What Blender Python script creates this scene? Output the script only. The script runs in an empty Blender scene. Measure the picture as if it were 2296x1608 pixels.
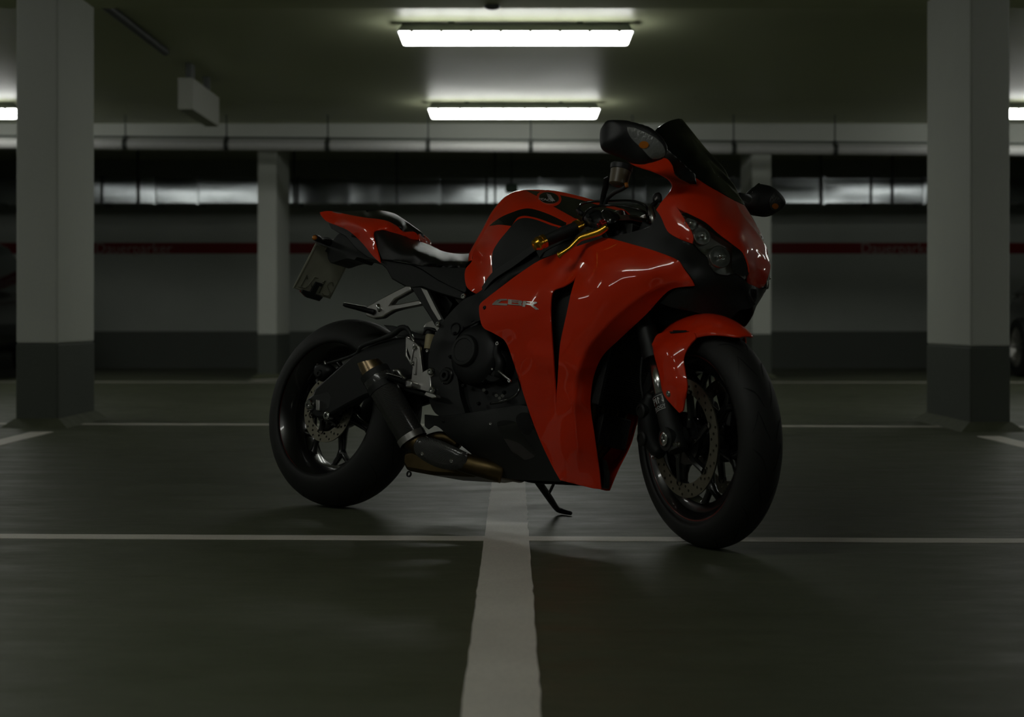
import bpy, math, numpy as np
from mathutils import Vector, Matrix
from mathutils.geometry import delaunay_2d_cdt
from mathutils.bvhtree import BVHTree
R = math.radians
SC = bpy.context.scene
COL = SC.collection
rng = np.random.default_rng(7)

# ------------------------------------------------------------------ camera
FPX, Y0, CAMH = 3333.0, 715.5, 0.617          # focal length in pixels, horizon row, eye height
cam_d = bpy.data.cameras.new('camera')
cam_d.sensor_width = 36.0
cam_d.lens = FPX / 2296 * 36.0
cam_d.shift_y = -(804 - Y0) / 2296
cam_d.dof.use_dof = True
cam_d.dof.focus_distance = 4.5
cam_d.dof.aperture_fstop = 3.2
cam_d.clip_end = 200
cam = bpy.data.objects.new('camera', cam_d)
COL.objects.link(cam)
cam.location = (0, 0, CAMH)
cam.rotation_euler = (R(90), 0, 0)
SC.camera = cam
# ------------------------------------------------------------------ light and exposure
SC.view_settings.view_transform = 'Standard'
SC.view_settings.look = 'None'
SC.view_settings.gamma = 1
SC.view_settings.use_curve_mapping = False
SC.view_settings.exposure = 0.0
world = bpy.data.worlds.new('world')
world.use_nodes = True
world.node_tree.nodes['Background'].inputs[0].default_value = (0.55, 0.62, 0.5, 1)
world.node_tree.nodes['Background'].inputs[1].default_value = 0.02
SC.world = world
LAMP_POWER = 12.5                               # emission of the fluorescent diffusers
LAMPS_ON = [(.024, 9.95), (.018, 13.6), (-5.3, 13.6), (5.3, 13.6), (-5.3, 9.95), (5.3, 9.95),
            (-5.3, 6.3), (5.3, 6.3), (-5.3, 2.6), (-1.3, 2.2), (-5.3, -1.1), (5.3, -1.1)]  # the lamp off the rows, near the camera, is added to light floor and bike
CEIL = 2.60

# ------------------------------------------------------------------ materials
def nodes_of(name):
    m = bpy.data.materials.new(name); m.use_nodes = True
    nt = m.node_tree
    return m, nt, nt.nodes['Principled BSDF']
def setp(b, **k):
    names = dict(col='Base Color', rough='Roughness', metal='Metallic', coat='Coat Weight', coatr='Coat Roughness',
                 spec='Specular IOR Level', trans='Transmission Weight', ior='IOR', alpha='Alpha')
    for a, v in k.items():
        if a == 'col': v = (*v, 1)
        b.inputs[names[a]].default_value = v
def mat(name, col, rough=.5, metal=0., coat=0., coatr=.03, spec=.5, noise=0., nscale=30., bump=0., bscale=200.):
    m, nt, b = nodes_of(name)
    setp(b, col=col, rough=rough, metal=metal, coat=coat, coatr=coatr, spec=spec)
    tc = nt.nodes.new('ShaderNodeTexCoord')
    n = nt.nodes.new('ShaderNodeTexNoise'); n.inputs['Scale'].default_value = nscale; n.inputs['Detail'].default_value = 5
    nt.links.new(tc.outputs['Object'], n.inputs['Vector'])
    if noise > 0:
        mx = nt.nodes.new('ShaderNodeMix'); mx.data_type = 'RGBA'
        mx.inputs[6].default_value = (*[c * (1 - noise) for c in col], 1)
        mx.inputs[7].default_value = (*[min(1, c * (1 + noise)) for c in col], 1)
        nt.links.new(n.outputs['Fac'], mx.inputs[0]); nt.links.new(mx.outputs[2], b.inputs['Base Color'])
    mr = nt.nodes.new('ShaderNodeMapRange')
    mr.inputs['To Min'].default_value = max(0, rough * .85); mr.inputs['To Max'].default_value = min(1, rough * 1.15)
    nt.links.new(n.outputs['Fac'], mr.inputs['Value']); nt.links.new(mr.outputs[0], b.inputs['Roughness'])
    if bump > 0:
        n2 = nt.nodes.new('ShaderNodeTexNoise'); n2.inputs['Scale'].default_value = bscale; n2.inputs['Detail'].default_value = 4
        nt.links.new(tc.outputs['Object'], n2.inputs['Vector'])
        bp = nt.nodes.new('ShaderNodeBump'); bp.inputs['Strength'].default_value = bump; bp.inputs['Distance'].default_value = .002
        nt.links.new(n2.outputs['Fac'], bp.inputs['Height']); nt.links.new(bp.outputs[0], b.inputs['Normal'])
    return m
def carbon(name, scale=260):
    m, nt, b = nodes_of(name)
    tc = nt.nodes.new('ShaderNodeTexCoord')
    w = nt.nodes.new('ShaderNodeTexWave'); w.wave_type = 'BANDS'; w.bands_direction = 'DIAGONAL'
    w.inputs['Scale'].default_value = scale; w.inputs['Distortion'].default_value = 0
    w2 = nt.nodes.new('ShaderNodeTexChecker'); w2.inputs['Scale'].default_value = scale * 1.3
    nt.links.new(tc.outputs['Object'], w.inputs['Vector']); nt.links.new(tc.outputs['Object'], w2.inputs['Vector'])
    r = nt.nodes.new('ShaderNodeMix'); r.data_type = 'RGBA'
    r.inputs[6].default_value = (.006, .006, .006, 1); r.inputs[7].default_value = (.075, .075, .07, 1)
    nt.links.new(w.outputs['Fac'], r.inputs[0]); nt.links.new(r.outputs[2], b.inputs['Base Color'])
    mr = nt.nodes.new('ShaderNodeMapRange'); mr.inputs['To Min'].default_value = .22; mr.inputs['To Max'].default_value = .5
    nt.links.new(w2.outputs['Fac'], mr.inputs['Value']); nt.links.new(mr.outputs[0], b.inputs['Roughness'])
    setp(b, coat=.5, coatr=.12, metal=.1)
    return m
RED = (.80, .034, .002)
M = dict(
    red=mat('red_paint', RED, .45, 0, 1, .012, spec=.15, noise=.04, nscale=3),
    black=mat('gloss_black_paint', (.006, .006, .006), .25, 0, 1, .02),
    satin=mat('satin_black_plastic', (.008, .009, .009), .42, bump=.25, bscale=900),
    matte=mat('matte_black_plastic', (.011, .0125, .0115), .55, bump=.35, bscale=700),
    dark=mat('dark_engine_metal', (.010, .011, .011), .5, .3, noise=.3),
    frame=mat('black_frame_coating', (.0055, .0065, .006), .45, .2),
    rubber=mat('tyre_rubber', (.013, .0135, .0125), .62, bump=.2, bscale=500, noise=.2),
    groove=mat('recess_shade', (.004, .004, .004), .9),  # near-black holds the shade of grooves, vents and openings
    leather=mat('seat_vinyl', (.010, .010, .010), .30, bump=.3, bscale=1200),
    alu=mat('brushed_aluminium', (.52, .51, .49), .34, 1, noise=.1, nscale=80),
    steel=mat('polished_steel', (.62, .62, .61), .2, 1),
    disc=mat('brake_disc_steel', (.30, .28, .22), .45, 1, noise=.2, nscale=60),
    bronze=mat('heat_tinted_titanium', (.45, .33, .20), .28, 1, noise=.25, nscale=18),
    pipe=mat('exhaust_steel_brown', (.11, .078, .035), .42, 1, noise=.5, nscale=14),
    gold=mat('gold_anodised', (.85, .47, .05), .24, 1),
    redano=mat('red_anodised', (.5, .02, .02), .3, .8),
    rim=mat('gloss_black_rim', (.006, .006, .006), .3, 0, .6, .05),
    rimtape=mat('dark_red_rim_stripe', (.12, .012, .008), .35, 0, .4),
    amber=mat('amber_lens', (.50, .15, .01), .25, 0, .5),
    redlens=mat('red_lens', (.35, .01, .01), .25, 0, .5),
    siglens=mat('signal_lens_grey', (.36, .37, .36), .22, .55, .6, bump=.6, bscale=160),
    housing=mat('headlight_housing_grey', (.62, .64, .62), .35, .1, .5, bump=.7, bscale=70),
    smoke=mat('dark_signal_lens', (.06, .062, .06), .25, .3, .6, bump=.6, bscale=160),  # darker copy of the grey signal lens, for the left mirror
    chrome=mat('reflector_chrome', (.88, .89, .88), .30, .6, bump=.7, bscale=120),
    screen=mat('tinted_screen', (.003, .004, .004), .07, 0, .35, .01, spec=.3),
    white=mat('white_lettering', (.62, .62, .60), .5),
    silver=mat('silver_emblem', (.55, .54, .50), .28, 1),
    plate=mat('plate_back_metal', (.60, .60, .48), .5, .0, noise=.12),
    fluid=mat('brake_fluid_plastic', (.14, .11, .07), .35),
    cream=mat('cream_plastic', (.42, .36, .2), .4),
    carbon=carbon('carbon_fibre'),
    radiator=mat('radiator_core', (.010, .010, .010), .6, .3, bump=1, bscale=260),
)
def glass(name, tint=(.92, .94, .93), rough=.02, thr=.85):
    m = bpy.data.materials.new(name); m.use_nodes = True; nt = m.node_tree
    for n in list(nt.nodes): nt.nodes.remove(n)
    out = nt.nodes.new('ShaderNodeOutputMaterial'); mx = nt.nodes.new('ShaderNodeMixShader')
    t = nt.nodes.new('ShaderNodeBsdfTransparent'); t.inputs[0].default_value = (*tint, 1)
    g = nt.nodes.new('ShaderNodeBsdfGlossy'); g.inputs['Roughness'].default_value = rough
    f = nt.nodes.new('ShaderNodeFresnel'); f.inputs[0].default_value = 1.5
    nt.links.new(f.outputs[0], mx.inputs[0]); nt.links.new(t.outputs[0], mx.inputs[1]); nt.links.new(g.outputs[0], mx.inputs[2])
    nt.links.new(mx.outputs[0], out.inputs[0])
    return m
M['lens'] = glass('clear_lens')

# ------------------------------------------------------------------ object helpers
def tag(o, label=None, cat=None, group=None, kind=None):
    if label: o['label'] = label
    if cat: o['category'] = cat
    if group: o['group'] = group
    if kind: o['kind'] = kind
    return o
def empty(name, loc=(0, 0, 0), rot=(0, 0, 0)):
    o = bpy.data.objects.new(name, None); COL.objects.link(o)
    o.empty_display_size = .1; o.location = loc; o.rotation_euler = rot
    return o
def obj(name, verts, faces, mats, parent=None, smooth=None, mi=None, bevel=0, sharp=None):
    me = bpy.data.meshes.new(name)
    me.from_pydata([tuple(map(float, v)) for v in verts], [], [tuple(map(int, f)) for f in faces]); me.validate()
    for m in (mats if isinstance(mats, (list, tuple)) else [mats]): me.materials.append(m)
    if mi is not None and len(mi) == len(me.polygons): me.polygons.foreach_set('material_index', mi)
    if smooth or sharp:
        me.polygons.foreach_set('use_smooth', [True] * len(me.polygons))
        if sharp: me.set_sharp_from_angle(angle=R(sharp))
    me.update()
    o = bpy.data.objects.new(name, me); COL.objects.link(o); o.parent = parent
    if bevel:
        b = o.modifiers.new('bevel', 'BEVEL'); b.width = bevel; b.segments = 2; b.limit_method = 'ANGLE'; b.angle_limit = R(40)
    return o
class MB:
    """mesh builder that joins simple shapes into ONE mesh"""
    def __init__(s): s.v = []; s.f = []; s.mi = []; s.cur = 0
    def add(s, v, f):
        n = len(s.v); s.v += [tuple(map(float, p)) for p in v]
        s.f += [tuple(int(i) + n for i in q) for q in f]; s.mi += [s.cur] * len(f)
        return s
    def box(s, a, b):
        (x0, y0, z0), (x1, y1, z1) = a, b
        v = [(x0, y0, z0), (x1, y0, z0), (x1, y1, z0), (x0, y1, z0), (x0, y0, z1), (x1, y0, z1), (x1, y1, z1), (x0, y1, z1)]
        return s.add(v, [(0, 3, 2, 1), (4, 5, 6, 7), (0, 1, 5, 4), (1, 2, 6, 5), (2, 3, 7, 6), (3, 0, 4, 7)])
    def tube(s, pts, rad, seg=12, cap=True, sub=1, flat=1.0):
        P_ = [np.array(p, float) for p in pts]; rr = [rad] * len(P_) if np.isscalar(rad) else list(rad)
        if sub > 1:
            Q = []; q = []
            for i in range(len(P_) - 1):
                a, b, c, d = P_[max(i-1, 0)], P_[i], P_[i+1], P_[min(i+2, len(P_)-1)]
                for k in range(sub):
                    t = k / sub
                    Q.append(.5*((2*b) + (c-a)*t + (2*a-5*b+4*c-d)*t*t + (3*b-a-3*c+d)*t**3)); q.append(rr[i]*(1-t)+rr[i+1]*t)
            Q.append(P_[-1]); q.append(rr[-1]); P_, rr = Q, q
        up = None; V = []; F = []
        for i, p in enumerate(P_):
            d = P_[min(i+1, len(P_)-1)] - P_[max(i-1, 0)]; d = d / (np.linalg.norm(d) + 1e-9)
            if up is None:
                up = np.array([0, 0, 1.]) if abs(d[2]) < .9 else np.array([1., 0, 0])
            u = up - d * (up @ d); u /= np.linalg.norm(u) + 1e-9; up = u; w = np.cross(d, u)
            for k in range(seg):
                a = 2 * math.pi * k / seg
                V.append(p + rr[i] * (math.cos(a) * u * flat + math.sin(a) * w))
        n = len(P_)
        for i in range(n - 1):
            for k in range(seg):
                k2 = (k + 1) % seg
                F.append((i*seg+k, i*seg+k2, (i+1)*seg+k2, (i+1)*seg+k))
        if cap:
            F.append(tuple(range(seg - 1, -1, -1))); F.append(tuple((n-1)*seg + k for k in range(seg)))
        return s.add(V, F)
    def lathe(s, prof, o, ax, seg=48, a0=0., a1=2*math.pi):
        o = np.array(o, float); ax = np.array(ax, float); ax /= np.linalg.norm(ax)
        t = np.array([0, 0, 1.]) if abs(ax[2]) < .9 else np.array([1., 0, 0])
        u = t - ax * (t @ ax); u /= np.linalg.norm(u); w = np.cross(ax, u)
        full = abs(a1 - a0 - 2*math.pi) < 1e-6; n = seg if full else seg + 1
        V = []; F = []
        for (h, r) in prof:
            for k in range(n):
                a = a0 + (a1 - a0) * k / seg
                V.append(o + ax*h + r*(math.cos(a)*u + math.sin(a)*w))
        for i in range(len(prof) - 1):
            for k in range(seg):
                k2 = (k + 1) % n
                F.append((i*n+k, i*n+k2, (i+1)*n+k2, (i+1)*n+k))
        return s.add(V, F)
    def build(s, name, m, parent=None, **k):
        return obj(name, s.v, s.f, m, parent, mi=s.mi if any(s.mi) else None, **k)

def cr_closed(pts, step):
    """closed outline (x, y, w[, corner]) -> dense samples; Catmull-Rom, broken at corners"""
    P_ = [tuple(p) + (0,) * (4 - len(p)) for p in pts]; n = len(P_); out = []
    for i in range(n):
        a, b, c, d = [np.array(P_[(i+j) % n][:3], float) for j in (-1, 0, 1, 2)]
        if P_[i][3]: a = b - (c - b)
        if P_[(i+1) % n][3]: d = c + (c - b)
        L = np.linalg.norm((c-b)[:2]); k = max(1, int(round(L / step)))
        # centripetal-ish: damp tangents on very uneven spacing
        m0 = (c - a) * L / (L + np.linalg.norm((b-a)[:2]) + 1e-9); m1 = (d - b) * L / (L + np.linalg.norm((d-c)[:2]) + 1e-9)
        for j in range(k):
            t = j / k; t2 = t*t; t3 = t2*t
            out.append((2*t3-3*t2+1)*b + (t3-2*t2+t)*m0 + (-2*t3+3*t2)*c + (t3-t2)*m1)
    return np.array(out)
def inside(pt, poly):
    x, y = pt[:, 0][:, None], pt[:, 1][:, None]
    x0, y0 = poly[:, 0][None], poly[:, 1][None]; x1, y1 = np.roll(poly[:, 0], -1)[None], np.roll(poly[:, 1], -1)[None]
    c = ((y0 > y) != (y1 > y)) & (x < (x1-x0)*(y-y0)/np.where(y1 == y0, 1e-9, y1-y0) + x0)
    return c.sum(1) % 2 == 1
def dist_poly(pt, poly):
    a = poly[None]; b = np.roll(poly, -1, 0)[None]; p = pt[:, None]
    ab = b - a; t = np.clip(((p-a)*ab).sum(2) / ((ab**2).sum(2) + 1e-12), 0, 1)
    return np.sqrt(((p - a - ab*t[..., None])**2).sum(2)).min(1)
def cdt(outer, holes=(), step=7, grid=True):
    loops = [outer] + list(holes); V = []; E = []
    for L in loops:
        n = len(V); V += [tuple(p) for p in L]; E += [(n+i, n+(i+1) % len(L)) for i in range(len(L))]
    if grid:
        mn, mx = outer.min(0), outer.max(0)
        gx, gy = np.meshgrid(np.arange(mn[0]+step*.37, mx[0], step), np.arange(mn[1]+step*.41, mx[1], step*.87))
        gx[1::2] += step * .5
        g = np.stack([gx.ravel(), gy.ravel()], 1)
        if len(g):
            k = inside(g, outer)
            for L in holes: k &= ~inside(g, L)
            g = g[k]
            for L in loops:
                if len(g): g = g[dist_poly(g, L) > step*.45]
            V += [tuple(p) for p in g]
    r = delaunay_2d_cdt([Vector(p) for p in V], E, [], 0, 1e-6)
    v = np.array([tuple(p) for p in r[0]]); f = np.array([t for t in r[2] if len(t) == 3])
    c = v[f].mean(1); k = inside(c, outer)
    for L in holes: k &= ~inside(c, L)
    f = f[k]
    a, b, c = v[f[:, 0]], v[f[:, 1]], v[f[:, 2]]
    area = (b[:, 0]-a[:, 0])*(c[:, 1]-a[:, 1]) - (b[:, 1]-a[:, 1])*(c[:, 0]-a[:, 0])
    f[area < 0] = f[area < 0][:, ::-1]
    return v, f
def boundary(f):
    from collections import Counter
    d = {}
    for t in f:
        for i in range(3):
            d[(t[i], t[(i+1) % 3])] = 1
    return [e for e in d if (e[1], e[0]) not in d]
class TPS:
    def __init__(s, pts, lam=1e-4):
        p = np.array([q[:3] for q in pts], float); _, ix = np.unique(p[:, :2].round(1), axis=0, return_index=True); p = p[ix]
        s.c = p[:, :2].mean(0); s.x = (p[:, :2] - s.c) / 100; n = len(p)
        K = s.k(s.x, s.x) + lam*np.eye(n); A = np.zeros((n+3, n+3)); A[:n, :n] = K
        A[:n, n] = 1; A[:n, n+1:] = s.x; A[n:, :n] = A[:n, n:].T
        s.w = np.linalg.solve(A, np.concatenate([p[:, 2], [0, 0, 0]]))
    def k(s, a, b):
        r2 = ((a[:, None]-b[None])**2).sum(2); return .5*r2*np.log(r2 + 1e-12)
    def __call__(s, q):
        q = (np.atleast_2d(q)[:, :2] - s.c)/100
        return s.k(q, s.x) @ s.w[:-3] + s.w[-3] + q @ s.w[-2:]

# ------------------------------------------------------------------ the room
FLOORC = (.105, .105, .092)
def concrete(name, c1, c2, rough, scale=1.2, lines=False, spec=.3, grain=.5):
    m, nt, b = nodes_of(name)
    tc = nt.nodes.new('ShaderNodeTexCoord')
    n = nt.nodes.new('ShaderNodeTexNoise'); n.inputs['Scale'].default_value = scale; n.inputs['Detail'].default_value = 8; n.inputs['Roughness'].default_value = .6
    nt.links.new(tc.outputs['Object'], n.inputs['Vector'])
    g = nt.nodes.new('ShaderNodeTexNoise'); g.inputs['Scale'].default_value = 160; g.inputs['Detail'].default_value = 3
    nt.links.new(tc.outputs['Object'], g.inputs['Vector'])
    cr = nt.nodes.new('ShaderNodeValToRGB'); cr.color_ramp.elements[0].position = .3; cr.color_ramp.elements[1].position = .7
    cr.color_ramp.elements[0].color = (*c1, 1); cr.color_ramp.elements[1].color = (*c2, 1)
    nt.links.new(n.outputs['Fac'], cr.inputs[0])
    mx = nt.nodes.new('ShaderNodeMix'); mx.data_type = 'RGBA'; mx.blend_type = 'MULTIPLY'; mx.inputs[0].default_value = grain
    gr = nt.nodes.new('ShaderNodeValToRGB'); gr.color_ramp.elements[0].position = .35; gr.color_ramp.elements[1].position = .65
    gr.color_ramp.elements[0].color = (.6, .6, .6, 1)
    nt.links.new(g.outputs['Fac'], gr.inputs[0])
    nt.links.new(cr.outputs[0], mx.inputs[6]); nt.links.new(gr.outputs[0], mx.inputs[7]); nt.links.new(mx.outputs[2], b.inputs['Base Color'])
    mr = nt.nodes.new('ShaderNodeMapRange'); mr.inputs['From Min'].default_value = .3; mr.inputs['From Max'].default_value = .7
    mr.inputs['To Min'].default_value = rough*.85; mr.inputs['To Max'].default_value = min(1, rough*1.2)
    nt.links.new(n.outputs['Fac'], mr.inputs['Value']); nt.links.new(mr.outputs[0], b.inputs['Roughness'])
    bp = nt.nodes.new('ShaderNodeBump'); bp.inputs['Strength'].default_value = .12; bp.inputs['Distance'].default_value = .001
    nt.links.new(g.outputs['Fac'], bp.inputs['Height']); nt.links.new(bp.outputs[0], b.inputs['Normal'])
    setp(b, spec=spec)
    return m
def floor_streaks(m):
    nt = m.node_tree; b = nt.nodes['Principled BSDF']
    tc = nt.nodes.new('ShaderNodeTexCoord'); mp = nt.nodes.new('ShaderNodeMapping'); mp.inputs['Scale'].default_value = (1.3, 3.6, 1)
    n = nt.nodes.new('ShaderNodeTexNoise'); n.inputs['Scale'].default_value = 2.2; n.inputs['Detail'].default_value = 9; n.inputs['Roughness'].default_value = .7
    nt.links.new(tc.outputs['Object'], mp.inputs[0]); nt.links.new(mp.outputs[0], n.inputs['Vector'])
    r = nt.nodes.new('ShaderNodeMapRange'); r.inputs['From Min'].default_value = .3; r.inputs['From Max'].default_value = .7; r.inputs['To Min'].default_value = .36; r.inputs['To Max'].default_value = .62
    nt.links.new(n.outputs['Fac'], r.inputs['Value']); nt.links.new(r.outputs[0], b.inputs['Roughness'])
    g = nt.nodes.new('ShaderNodeTexNoise'); g.inputs['Scale'].default_value = 330; g.inputs['Detail'].default_value = 2
    nt.links.new(tc.outputs['Object'], g.inputs['Vector'])
    bp = nt.nodes.new('ShaderNodeBump'); bp.inputs['Strength'].default_value = .45; bp.inputs['Distance'].default_value = .0009
    nt.links.new(g.outputs['Fac'], bp.inputs['Height']); nt.links.new(bp.outputs[0], b.inputs['Normal'])
MF = concrete('floor_coating', (.076, .086, .050), (.106, .116, .074), .52, .8, spec=.45)
MC = concrete('ceiling_paint', (.40, .43, .27), (.47, .50, .33), .45, .5, spec=.3, grain=.12)
MCB = concrete('beam_paint', (.40, .43, .27), (.47, .50, .33), .9, .5, spec=.15, grain=.12)
MW = concrete('wall_paint', (.30, .325, .29), (.37, .395, .355), .85, .6, spec=.2, grain=.12)
MB_ = concrete('dark_base_paint', (.075, .085, .072), (.095, .105, .09), .7, .8, spec=.3, grain=.2)
MP = concrete('pillar_paint', (.50, .52, .475), (.57, .59, .54), .8, .9, spec=.2, grain=.12)
ML = concrete('road_line_paint', (.66, .625, .56), (.78, .745, .67), .6, 3, spec=.35, grain=.3)
MR = concrete('red_wall_stripe_paint', (.13, .004, .003), (.16, .006, .004), .7, 2, spec=.3, grain=.1)
def box(name, a, b, m, parent=None, bevel=0, **k):
    return MB().box(a, b).build(name, m, parent, bevel=bevel, **k)
WX0, WX1, WY0, WY1 = -9.5, 9.5, -7.0, 18.6
floor_streaks(MF); floor_streaks(ML)
tag(box('floor', (WX0, WY0, -.1), (WX1, WY1, 0), MF), kind='structure')
tag(box('ceiling', (WX0, WY0, CEIL), (WX1, WY1, CEIL+.12), MC), kind='structure')
def wall(name, a, b, inner):
    """plastered wall with a dark painted skirt up to 0.47 m"""
    w = tag(box(name, a, b, MW), kind='structure')
    return w
wall('wall_back', (WX0, WY1, 0), (WX1, WY1+.15, CEIL), 0)
wall('wall_front', (WX0, WY0-.15, 0), (WX1, WY0, CEIL), 0)
wall('wall_left', (WX0-.15, WY0, 0), (WX0, WY1, CEIL), 0)
wall('wall_right', (WX1, WY0, 0), (WX1+.15, WY1, CEIL), 0)
tag(box('baseboard_back', (WX0, WY1-.004, 0), (WX1, WY1, .464), MB_), kind='structure')
tag(box('trim_1', (WX0, WY1-.003, 1.435), (WX1, WY1, 1.572), MR), kind='structure')          # red band along the wall
tag(box('trim_2', (WX0, 15.07, 2.36), (WX1, 15.37, CEIL), MP), kind='structure')              # beam before the mid pillars
tag(box('trim_3', (WX0, 8.45, 2.545), (WX1, 9.22, CEIL), MCB), kind='structure')               # shallow beam over the front pillars

def text_mesh(name, body, size, m, parent, mw, extrude=.0005, shear=0., sx=1.0):
    c = bpy.data.curves.new(name, 'FONT'); c.body = body; c.size = size; c.extrude = extrude; c.shear = shear
    c.align_x = 'CENTER'; c.align_y = 'CENTER'; c.resolution_u = 3
    t = bpy.data.objects.new(name, c); COL.objects.link(t)
    dg = bpy.context.evaluated_depsgraph_get(); dg.update()
    me = bpy.data.meshes.new_from_object(t.evaluated_get(dg)); bpy.data.objects.remove(t)
    me.materials.clear(); me.materials.append(m)
    me.transform(Matrix.Diagonal((sx, 1, 1, 1))); me.transform(mw)
    o = bpy.data.objects.new(name, me); COL.objects.link(o); o.parent = parent
    return o
GREYT = mat('grey_wall_lettering', (.24, .20, .18), .7)
def wall_at(px, py, Y): return ((px-1148)*Y/FPX, Y, CAMH+(Y0-py)*Y/FPX)
for cx, lab in ((300, 'grey lettering on the red wall band beside the left pillar'), (2016, 'grey lettering on the red wall band beside the right pillar')):
    x, y, z = wall_at(cx, 558, WY1)
    t = text_mesh('wall_lettering', 'Dauerparker', .185, GREYT, None,
                  Matrix.Translation((x, WY1-.0045, z)) @ Matrix.Rotation(R(90), 4, 'X'), .0008, 0, 1.0)
    tag(t, lab, 'lettering')

# floor lines --------------------------------------------------------------
def ground(px, py):
    Y = FPX*CAMH/(py-Y0); return ((px-1148)*Y/FPX, Y)
def strip(label, a, b, w0, w1=None, z=.0015, group=None):
    """flat painted line from a to b (ground points)"""
    w1 = w1 or w0
    a, b = np.array(a), np.array(b); d = (b-a)/np.linalg.norm(b-a); n = np.array([-d[1], d[0]])
    N = max(2, int(np.linalg.norm(b-a)/.06)); V = []; F = []
    for i in range(N+1):
        t = i/N; p = a + (b-a)*t; w = (w0*(1-t)+w1*t)/2
        j1, j2 = rng.normal(0, .0009, 2)
        V += [(*(p+n*(w+j1)), z), (*(p-n*(w+j2)), z), (*(p+n*(w+j1)), 0), (*(p-n*(w+j2)), 0)]
    for i in range(N):
        k = 4*i; F += [(k, k+1, k+5, k+4), (k+2, k, k+4, k+6), (k+1, k+3, k+7, k+5)]
    o = obj('floor_line', V, F, ML, None); tag(o, label, 'floor line')
    me = o.data
    if me.polygons[0].normal.z < 0: me.flip_normals()
    return o
g0 = ground(0, 1203); g1 = ground(2296, 1213.5); d = (np.array(g1)-np.array(g0))
strip('thin white floor line crossing in front of the motorcycle', np.array(g0)-d*.45, np.array(g1)+d*.45, .082)
g0 = ground(0, 950.5); g1 = ground(2296, 957.5); d = (np.array(g1)-np.array(g0))
strip('thin white floor line running between the two near pillars', np.array(g0)-d*.1, np.array(g1)+d*.1, .10)
strip('faint white floor line in front of the dark back bays', (-8.9, 14.62), (8.9, 14.42), .10)
strip('wide white floor stripe leading from the foreground under the motorcycle', (-.018, .9), (-.012, 7.2), .126, z=.0024)
strip('white floor line running up to the left near pillar', (-2.47, 1.2), (-2.56, 8.1), .12, z=.003)
strip('white floor line running up to the right near pillar', (2.53, 1.2), (2.50, 7.8), .12, z=.003)
strip('short white floor line at the foot of the left rear pillar', (-2.62, 14.9), (-2.30, 15.35), .12, z=.003)

# pillars -------------------------------------------------------------------
def pillar(label, x0, x1, y0, y1, h, ztop=CEIL, split=.474):
    cx, cy = (x0+x1)/2, (y0+y1)/2
    e = empty('pillar', (cx, cy, 0)); tag(e, label, 'pillar')
    hx, hy = (x1-x0)/2, (y1-y0)/2
    MB().box((-hx, -hy, h), (hx, hy, ztop)).build('shaft', MP, e, bevel=.012)
    MB().box((-hx-.002, -hy-.002, 0), (hx+.002, hy+.002, h)).build('painted_base', MB_, e, bevel=.012)
    s = .07; V = []; F = []                      # sloping cove at the foot
    for k, (ex, z) in enumerate(((s, 0), (0.004, .05))):
        V += [(-hx-ex, -hy-ex, z), (hx+ex, -hy-ex, z), (hx+ex, hy+ex, z), (-hx-ex, hy+ex, z)]
    for i in range(4): F.append((i, (i+1) % 4, 4+(i+1) % 4, 4+i))
    obj('foot_cove', V, F, MF, e)
    return e
pillar('white near pillar with dark painted base on the left', -2.83, -2.59, 8.48, 9.22, .478)
pillar('white near pillar with dark painted base on the right', 2.525, 2.745, 8.19, 9.05, .465)
pillar('slim white rear pillar standing behind the motorcycle tail', -2.64, -2.44, 15.42, 16.3, .455)
pillar('slim white rear pillar standing behind the motorcycle nose', 2.49, 2.69, 15.42, 16.2, .455)

# lamps ----------------------------------------------------------------------
def emis(name, col, s):
    m = bpy.data.materials.new(name); m.use_nodes = True; nt = m.node_tree
    b = nt.nodes['Principled BSDF']; setp(b, col=(.8, .8, .8), rough=.4)
    b.inputs['Emission Color'].default_value = (*col, 1); b.inputs['Emission Strength'].default_value = s
    return m
M['lamp'] = emis('lamp_diffuser', (.985, 1.0, .955), LAMP_POWER)
M['lampoff'] = mat('grey_lamp_housing', (.09, .10, .09), .6)
lamp_labels = {(.024, 9.95): 'lit tube lamp on the ceiling, nearer of the two above the motorcycle',
               (.018, 13.6): 'lit tube lamp on the ceiling, farther of the two above the motorcycle',
               (-5.3, 13.6): 'lit tube lamp cut off by the left edge behind the left near pillar',
               (5.3, 13.6): 'lit tube lamp cut off by the right edge behind the right near pillar'}
lamp_labels.update({(-5.3, 9.95): 'lit tube lamp just outside the left edge above the left bay', (5.3, 9.95): 'lit tube lamp just outside the right edge above the right bay',
    (-5.3, 6.3): 'lit tube lamp out of view left of the motorcycle tail', (5.3, 6.3): 'lit tube lamp out of view right of the motorcycle nose',
    (-5.3, 2.6): 'lit tube lamp out of view at the far left of the camera', (-1.3, 2.2): 'added tube lamp out of view above and left of the camera, lighting floor and motorcycle',
    (-5.3, -1.1): 'lit tube lamp behind the camera on the left', (5.3, -1.1): 'lit tube lamp behind the camera on the right'})
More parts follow.
